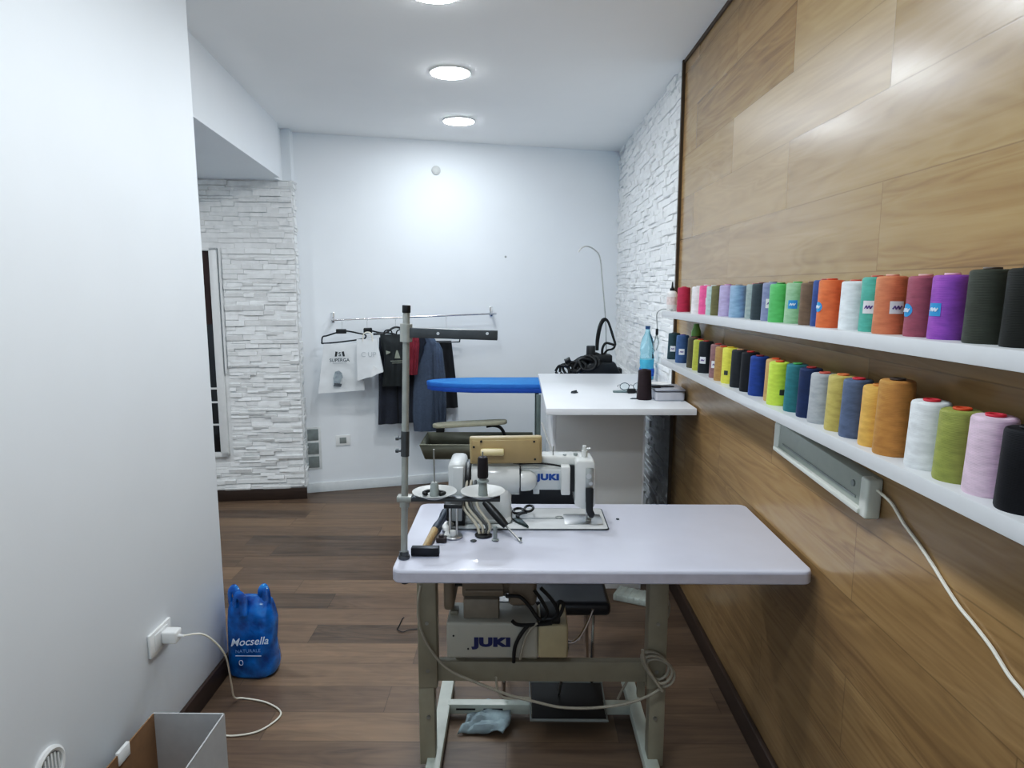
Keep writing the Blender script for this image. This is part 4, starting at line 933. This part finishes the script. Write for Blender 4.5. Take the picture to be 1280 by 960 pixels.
# ------------------------------------------------------------------ chair behind the table
t = thing('work_chair', (.12, 2.45, 0), 'black padded chair with chrome legs tucked in behind the sewing table', 'chair')
VIN = mat('black vinyl', '#23262d', .32, var=.15, scale=20)
b = MB(); b.box((-.09, 2.14, .455), (.315, 2.58, .505), .018, 3); b.build('seat', VIN, t)
b = MB(); b.box((-.06, 2.72, .62), (.285, 2.76, .86), .018, 3, M=Matrix.Translation((0, 2.74, .62)) @ Matrix.Rotation(R(-8), 4, 'X') @ Matrix.Translation((0, -2.74, -.62))); b.build('backrest', VIN, t)
for sx in (-1, 1):
    x = .112 + sx * .155
    b = MB(); b.tube([(x, 2.30, .455), (x + sx * .004, 2.305, .44), (x + sx * .012, 2.36, .02), (x + sx * .012, 2.36, .0)], .008, 10, 4); b.build('leg', CHROME, t)
    b = MB(); b.tube([(x, 2.53, .455), (x + sx * .02, 2.62, .02), (x + sx * .02, 2.62, 0)], .0095, 10, 4); b.build('leg', CHROME, t)
    b = MB(); b.tube([(x, 2.5, .452), (x, 2.62, .455), (x, 2.69, .52), (x, 2.735, .68)], .0095, 10); b.build('back_frame', CHROME, t)

# ------------------------------------------------------------------ sewing machine on the table
t = thing('sewing_machine', (.03, 2.12, T), 'white industrial sewing machine with blue lettering on the sewing table', 'sewing machine')
b = MB(); b.prism(rrect(-.215, .283, 2.028, 2.222, .012), .004, Matrix.Translation((0, 0, T)), .001); b.build('bed', mat('bed enamel', (.78, .80, .80), .25, var=.03, coat=.3), t)
b = MB(); b.tube([(x, y, T + .0015) for x, y in rrect(-.217, .285, 2.026, 2.224, .012)], .0022, 6, 0, True); b.box((-.03, 2.118, T + .0035), (.2, 2.121, T + .0046)); part(b.build('bed_edge', DGREY, t), 'dark gap around the bed')
b = MB(); b.box((.15, 2.06, T + .004), (.272, 2.16, T + .006), .001); b.build('throat_plate', STEEL, t)
b = MB(); b.tube([(.135 + .012 * math.cos(a), 2.13 + .01 * math.sin(a), T + .005) for a in [k * PI / 4 for k in range(8)]], .0016, 6, 3, True); b.build('slide_catch', DULLST, t)
b = MB()
b.box((-.16, 2.06, T + .003), (-.022, 2.19, .93), .024, 3); b.box((-.2, 2.06, T + .003), (-.02, 2.2, .835), .014, 3); b.build('pillar', MACHW, t)
b = MB(); b.cyl((-.15, 2.115, .950), (.006, 2.115, .950), .056, seg=36, bev=.006); b.box((-.15, 2.08, .9), (.004, 2.19, 1.0), .02, 3); b.build('shoulder', MACHW, t)
b = MB(); b.box((0, 2.093, .915), (.2, 2.17, .99), .008, 3); b.box((-.15, 2.105, .975), (.215, 2.18, 1.022), .012, 3); b.build('arm', MACHW, t)
b = MB(); b.box((.012, 2.086, .916), (.14, 2.096, .982), .003); b.box((.048, 2.086, .902), (.068, 2.1, .92), .002); b.build('arm_plate', MACHG, t)
b = MB(); b.lathe([(0, 0), (.034, 0), (.035, .006), (.033, .03), (.025, .045), (.012, .052), (0, .053)], frame((.008, 2.086, .948), (0, 1, 0), (0, 0, 1)), 24); b.build('end_dome', MACHW, t)
b = MB(); b.box((.004, 2.066, .905), (.0085, 2.15, .99)); b.build('seam', BLACKP, t)
text('lettering', 'JUKI', .026, frame((.096, 2.0855, .958), (1, 0, 0), (0, 0, 1)), BLUEINK, t, .0018, 0, 1.1, 1.32)
b = MB(); b.box((.136, 2.062, .906), (.165, 2.11, .998), .004, 3); b.build('side_block', MACHW, t)
b = MB(); b.box((.163, 2.09, .91), (.182, 2.15, .995)); b.build('recess', BLACKP, t)
b = MB(); b.xz([(.18, .872), (.213, .86), (.243, .87), (.243, 1.01), (.236, 1.02), (.186, 1.02), (.18, 1.01)], 2.055, 2.165, .006, 3); b.build('head', MACHW, t)
b = MB(); b.box((.212, 2.051, .885), (.238, 2.058, .998), .003); part(b.build('face_slot', DULLST, t), 'bare metal slot in the head')
b = MB(); b.cyl((.222, 2.05, .972), (.222, 2.046, .972), .008); b.cyl((.228, 2.05, .95), (.228, 2.045, .95), .006); b.build('tension_screw', STEEL, t)
b = MB(); b.prism([(.212, .935), (.236, .935), (.236, .865), (.242, .852), (.236, .838), (.224, .84), (.214, .86)], .012, Matrix(((1, 0, 0, 0), (0, 0, 1, 2.038), (0, 1, 0, 0), (0, 0, 0, 1))), .003); b.build('presser_lever', BLACKP, t)
b = MB(); b.cyl((.222, 2.1, .83), (.222, 2.1, .88), .0045); b.cyl((.222, 2.1, T + .008), (.222, 2.1, .832), .0012, seg=8); b.build('needle_bar', STEEL, t)
b = MB(); b.cyl((.232, 2.1, .82), (.232, 2.1, .88), .0045); b.box((.218, 2.085, T + .0062), (.236, 2.118, T + .012), .002); b.box((.224, 2.094, T + .01), (.238, 2.106, .83), .002); b.build('presser_foot', DULLST, t)
b = MB(); b.cyl((.213, 2.11, 1.018), (.213, 2.11, 1.04), .010); b.cyl((.213, 2.11, 1.04), (.213, 2.11, 1.056), .0065); b.cyl((.213, 2.11, 1.046), (.232, 2.105, 1.048), .003); b.build('pressure_knob', MACHW, t)
b = MB(); b.cyl((.15, 2.12, 1.02), (.15, 2.12, 1.026), .006); b.cyl((.185, 2.12, 1.02), (.185, 2.12, 1.03), .007); b.build('oil_cap', GREYP, t)
b = MB(); b.tube([(.113, 2.12, 1.018), (.113, 2.12, 1.052)], .0022, 8, 0); b.build('thread_pin', DULLST, t)
b = MB(); b.tube([(-.05, 2.098, .995), (.0, 2.092, 1.0), (.06, 2.09, 1.003), (.11, 2.092, .998), (.15, 2.092, .99)], .003, 7); b.build('cable', BLACKR, t)
b = MB(); b.box((-.222, 2.055, .83), (-.168, 2.2, 1.012), .016, 3); b.xz([(-.205, 1.0), (-.172, 1.0), (-.178, .825), (-.212, .825)], 2.045, 2.06, .003); b.build('belt_cover', MACHG, t)
b = MB(); b.cyl((-.168, 2.115, .94), (-.152, 2.115, .94), .06, seg=32, bev=.004); b.build('handwheel', BLACKP, t)
# control panel on top
o = MB().box((-.153, 2.072, .002), (.076, 2.097, .09), .006, 3, M=Matrix.Translation((0, 0, 1.004)) @ Matrix.Rotation(R(-1.0), 4, 'Y')).build('control_panel', mat('tan panel plastic', '#a8956f', .4, var=.04), t)
part(o, 'tan control panel seen from behind')
b = MB(); b.box((-.146, 2.068, .006), (.07, 2.073, .080), .003, M=Matrix.Translation((0, 0, 1.004)) @ Matrix.Rotation(R(-1.0), 4, 'Y')); b.build('rear_cover', mat('tan cover plastic', '#a08c66', .4, var=.04), o)
b = MB()
for x, z in ((-.117, .073), (.05, .073), (.053, .016), (-.14, .055)): b.cyl((x, 2.066, 1.006 + z), (x, 2.07, 1.006 + z), .0035, seg=10)
b.build('screw', BLACKP, o)
b = MB(); b.cyl((-.118, 2.061, 1.046), (-.045, 2.061, 1.046), .0115, seg=20, bev=.004); part(b.build('cable_clamp', CREAM, o), 'cream cylindrical clamp')
b = MB(); b.box((-.14, 2.095, .99), (-.115, 2.15, 1.05), .002); b.build('panel_mount', MACHW, t)

# ------------------------------------------------------------------ thread stand
pb0, pb1 = Vector((-.321, 1.80, T)), Vector((-.299, 1.80, 1.497))
def post(z): return pb0.lerp(pb1, (z - T) / (pb1.z - T))
t = thing('thread_stand', pb0, 'grey metal thread stand pole clamped at the left table corner', 'thread stand')
POLE = mat('grey pole metal', '#a3a5a0', .4, .35, var=.08)
b = MB(); b.cyl(pb0, pb1, .0095, seg=18); b.build('pole', POLE, t)
b = MB(); b.cyl(post(1.492), post(1.513), .0115, seg=18, bev=.002); b.build('pole_cap', BLACKP, t)
b = MB(); b.cyl(post(T), post(T + .01), .0165, bev=.002); b.cyl(post(T + .01), post(T + .02), .013); b.build('base_nut', DGREY, t)
b = MB(); b.cyl(post(1.10), post(1.17), .0115)
for z in (1.115, 1.15): b.cyl(post(z) + Vector((-.024, 0, 0)), post(z), .0035, seg=10); b.cyl(post(z) + Vector((-.026, 0, 0)), post(z) + Vector((-.018, 0, 0)), .006, seg=10)
b.build('coupling', DGREY, t)
b = MB(); b.cyl(post(1.415), post(1.463), .0165); b.build('arm_clamp', POLE, t)
b = MB(); za = 1.44; xa = post(za).x
b.box((xa, 1.788, za - .013), (xa + .245, 1.814, za + .013), .001, M=Matrix.Translation((xa, 1.8, za)) @ Matrix.Rotation(R(1.8), 4, 'Y') @ Matrix.Translation((-xa, -1.8, -za)))
part(b.build('guide_arm', DGREY, t), 'dark channel arm near the pole top')
b = MB()
for x in (.087, .218): b.cyl((xa + x, 1.785, za - .002), (xa + x, 1.79, za - .002), .004, seg=12)
b.build('eyelet', STEEL, t)
zc = .984
b = MB(); b.box((post(zc).x - .02, 1.785, zc - .012), (post(zc).x + .02, 1.815, zc + .004), .002); b.cyl(post(.955), post(zc), .0135); b.build('tray_clamp', POLE, t)
b = MB(); b.box((post(zc).x, 1.787, zc - .01), (-.05, 1.813, zc + .0), .001); b.build('crossbar', DGREY, t)
for x, y in ((-.232, 1.80), (-.098, 1.805)):
    M = Matrix.Translation((x, y, zc + .0))
    b = MB(); b.lathe([(0, 0), (.03, 0), (.06, .014), (.0615, .0165), (.058, .0165), (.03, .004), (0, .004)], M, 40); b.build('spool_dish', mat('pale grey dish', (.38, .39, .375), .35, var=.03), t)
    b = MB(); b.lathe([(0, .004), (.014, .004), (.0115, .035), (.008, .042), (0, .042)], M, 20); b.build('spindle_hub', GREYP, t)
    b = MB(); b.cyl((x, y, zc + .04), (x, y, zc + (.135 if x < -.2 else .128)), .0022, seg=10); b.build('spindle', DULLST, t)
b = MB(); b.tube([(-.262 + .03, 1.80, zc + .0)] and [(-.252, 1.785, zc + .012), (-.262, 1.80, zc + .012), (-.245, 1.818, zc + .012), (-.205, 1.80, zc + .012), (-.215, 1.782, zc + .012)], .005, 7)
tag(b.build('rubber_ring', BLACKR), 'black rubber strap lying in the left spool dish', 'strap')
c = Vector((-.098, 1.805, zc + .0425))
t = thing('thread_spool', c, 'slim black thread spool on the right spindle of the thread stand', 'thread spool')
b = MB(); b.lathe([(.003, 0), (.017, 0), (.017, .004), (.011, .006), (.011, .012), (.0032, .012)], Matrix.Translation(c), 20); b.build('base', GREYP, t)
b = MB(); b.lathe([(.0032, .012), (.0145, .012), (.0155, .018), (.0140, .066), (.012, .070), (.0032, .070)], Matrix.Translation(c), 24); b.build('thread', thread_mat('#2a2326'), t)

# ------------------------------------------------------------------ tools on the table
t = thing('hammer', (-.27, 1.9, T), 'hammer with black head and wooden handle on the left of the sewing table', 'hammer')
b = MB(); hx0, hx1, hy = -.304, -.224, 1.823; hz = T + .013
b.box((hx0, hy - .012, T + .0005), (hx1, hy + .012, T + .025), .003); b.build('head', mat('black forged steel', '#23242a', .4, .5, var=.2), t)
g0, g1, g2 = Vector((-.268, hy + .01, hz)), Vector((-.257, 1.985, hz)), Vector((-.243, 2.16, hz))
b = MB(); b.tube([g0, g0.lerp(g1, .5), g1], lambda u: .0085 + .002 * u, 10, 4, flat=(1, 1.2)); part(b.build('handle', mat('worn wood', '#a58a62', .6, var=.25, scale=40, stretch=(6, 1, 6)), t), 'pale wooden handle')
b = MB(); b.tube([g1, g1.lerp(g2, .3), g1.lerp(g2, .7), g2], lambda u: .0115 + .002 * math.sin(u * 9), 12, 5); part(b.build('grip', mat('dark blue grip', '#1c2632', .5, var=.3, scale=60), t), 'dark blue taped grip')
b = MB(); b.box((-.245, 1.915, T + .0), (-.215, 1.94, T + .014), .002); b.box((-.238, 1.92, T + .014), (-.222, 1.935, T + .022), .002)
tag(b.build('dark_block', mat('dark brown block', '#3d3433', .5)), 'small dark block beside the hammer handle', 'block')
b = MB(); b.grid(lambda u, v: Vector((-.232 + .025 * u + .008 * math.sin(v * 9), 1.95 + .13 * v, T + .008 + .018 * math.sin(PI * u) * math.sin(PI * v) + .006 * mnoise.noise(Vector((u * 5, v * 9, 0))))), 10, 18)
o = b.build('thread_scrap', mat('white cotton fluff', (.75, .76, .74), .8, var=.1, bump=.5)); md = o.modifiers.new('s', 'SOLIDIFY'); md.thickness = .006; md.offset = -1
tag(o, 'crumpled white thread scrap between the hammer and bobbin winder', 'scrap')
t = thing('bobbin_winder', (-.2, 1.99, T), 'metal bobbin winder with black bracket beside the hammer', 'bobbin winder')
b = MB(); b.lathe([(0, 0), (.028, 0), (.029, .003), (.026, .006), (0, .006)], Matrix.Translation((-.198, 1.965, T)), 28); b.build('base_plate', STEEL, t)
b = MB(); b.box((-.228, 2.05, T), (-.17, 2.075, .905), .004); b.box((-.226, 1.96, .895), (-.17, 2.06, .908), .003); b.build('bracket', BLACKP, t)
for x in (-.208, -.187):
    b = MB(); b.cyl((x, 1.962, T + .004), (x, 1.975, .898), .0035, seg=12); b.build('rod', STEEL, t)
b = MB(); b.cyl((-.198, 1.955, T + .006), (-.198, 1.955, T + .024), .009, seg=18, bev=.002); b.build('bobbin', WHITEP, t)
t = thing('cable_grommet', (-.107, 1.975, T), 'round black cable hole ring in the table before the machine', 'cable grommet')
b = MB(); b.lathe([(0, .002), (.022, .002), (.026, .001), (.0265, .004), (.02, .006), (0, .003)], Matrix.Translation((-.107, 1.975, T)), 24); b.build('ring', BLACKP, t)
cols = (CABLE, CABLE, DGREY, BLACKR)
for k, (sx, cx_, m) in enumerate(((-.165, -.118, CABLE), (-.152, -.108, CABLE), (-.138, -.1, mat('dark cable', '#4a4c4c', .5)), (-.12, -.094, CABLE))):
    b = MB(); b.tube([(cx_, 1.972 + .003 * (k % 2), T + .006), (cx_ - .006 * (2 - k), 1.99, T + .03), (sx - .008, 2.02, T + .08), (sx, 2.045, T + .125), (sx + .004, 2.062, T + .15)], .0045, 8)
    lab = ('grey cable rising from the table hole to the machine pillar, leftmost', 'grey cable rising from the table hole, second from left', 'dark cable rising from the table hole between grey ones', 'grey cable rising from the table hole, rightmost')[k]
    tag(b.build('machine_cable', m), lab, 'cable', 'cables entering the table hole')
t = thing('spool_pin', (-.069, 1.937, T), 'short upright grey pin standing on the sewing table', 'pin')
b = MB(); b.lathe([(0, 0), (.011, 0), (.011, .003), (.0065, .005), (.0058, .04), (.004, .044), (0, .045)], Matrix.Translation((-.069, 1.937, T)), 18); b.build('pin', GREYP, t)
b = MB(); b.lathe([(0, 0), (.0095, 0), (.0095, .002), (.006, .003), (0, .0025)], Matrix.Translation((-.134, 1.93, T)), 18); tag(b.build('screw_cap', DGREY), 'small dark screw cap left of the upright grey pin', 'screw cap')
b = MB(); b.lathe([(0, 0), (.0085, 0), (.008, .003), (0, .004)], Matrix.Translation((.004, 1.95, T)), 18); tag(b.build('screw_cap', DGREY), 'small dark screw cap near the screwdriver tip', 'screw cap')
b = MB(); b.lathe([(0, 0), (.006, 0), (.005, .0025), (0, .003)], Matrix.Translation(az(772, 649, T)), 14); tag(b.build('dark_bead', DGREY), 'tiny dark dot on the table right of the needle plate', 'bead')
t = thing('screwdriver', (-.04, 1.97, T), 'black handled screwdriver leaning on the table before the machine', 'screwdriver')
s0, s1, s2 = Vector((-.105, 2.035, T + .088)), Vector((-.038, 1.985, T + .028)), Vector((.006, 1.922, T + .004))
b = MB(); b.tube([s0, s0.lerp(s1, .3), s0.lerp(s1, .7), s1], lambda u: .010 + .004 * math.sin(u * 3), 12, 4); b.build('handle', BLACKP, t)
b = MB(); b.cyl(s1, s2, .0032, seg=12); b.box(s2 + Vector((-.004, -.008, -.0015)), s2 + Vector((.006, .003, .002))); b.build('shaft', DULLST, t)
t = thing('scissors', (.02, 2.08, T), 'dark handled scissors lying on the machine bed', 'scissors')
SCB = mat('dark blade', '#3d4a4a', .35, .7, var=.1)
zz = T + .006
b = MB(); b.prism([(-.012, 2.11), (.0, 2.12), (.034, 2.03), (.030, 2.024), (.012, 2.05)], .004, Matrix.Translation((0, 0, zz)), .0008); b.prism([(-.02, 2.09), (.004, 2.11), (.032, 2.03), (.02, 2.035)], .003, Matrix.Translation((0, 0, zz + .0045)), .0008); b.build('blade', SCB, t)
for cx_, cy_, rx, ry in ((.036, 2.15, .014, .03), (.0, 2.155, .016, .026)):
    b = MB(); b.tube([(cx_ + rx * math.cos(a) + .1 * (ry * math.sin(a)), cy_ + ry * math.sin(a), zz + .012 + .01 * (cx_ > .02)) for a in [k * PI / 4 for k in range(8)]], .0045, 8, 4, True); b.build('handle_loop', BLACKP, t)
b = MB(); b.tube([(-.005, 2.115, zz + .006), (.01, 2.13, zz + .012), (.03, 2.13, zz + .016)], .005, 8); b.cyl((.0, 2.105, zz + .003), (.0, 2.105, zz + .012), .005); b.build('pivot', DGREY, t)

# ------------------------------------------------------------------ world and view
w = bpy.data.worlds.new('world'); scn.world = w; w.use_nodes = True
bg = w.node_tree.nodes['Background']; bg.inputs[0].default_value = (.74, .87, 1, 1); bg.inputs[1].default_value = .75
scn.view_settings.view_transform = 'Standard'; scn.view_settings.look = 'None'; scn.view_settings.exposure = 0; scn.view_settings.gamma = 1

vs = scn.view_settings; vs.use_curve_mapping = True          # camera tone response
cm = vs.curve_mapping; cv = cm.curves[3]
for x, y in ((.03, .024), (.1, .1), (.27, .335), (.5, .565), (.82, .85)): cv.points.new(x, y)
cm.update()
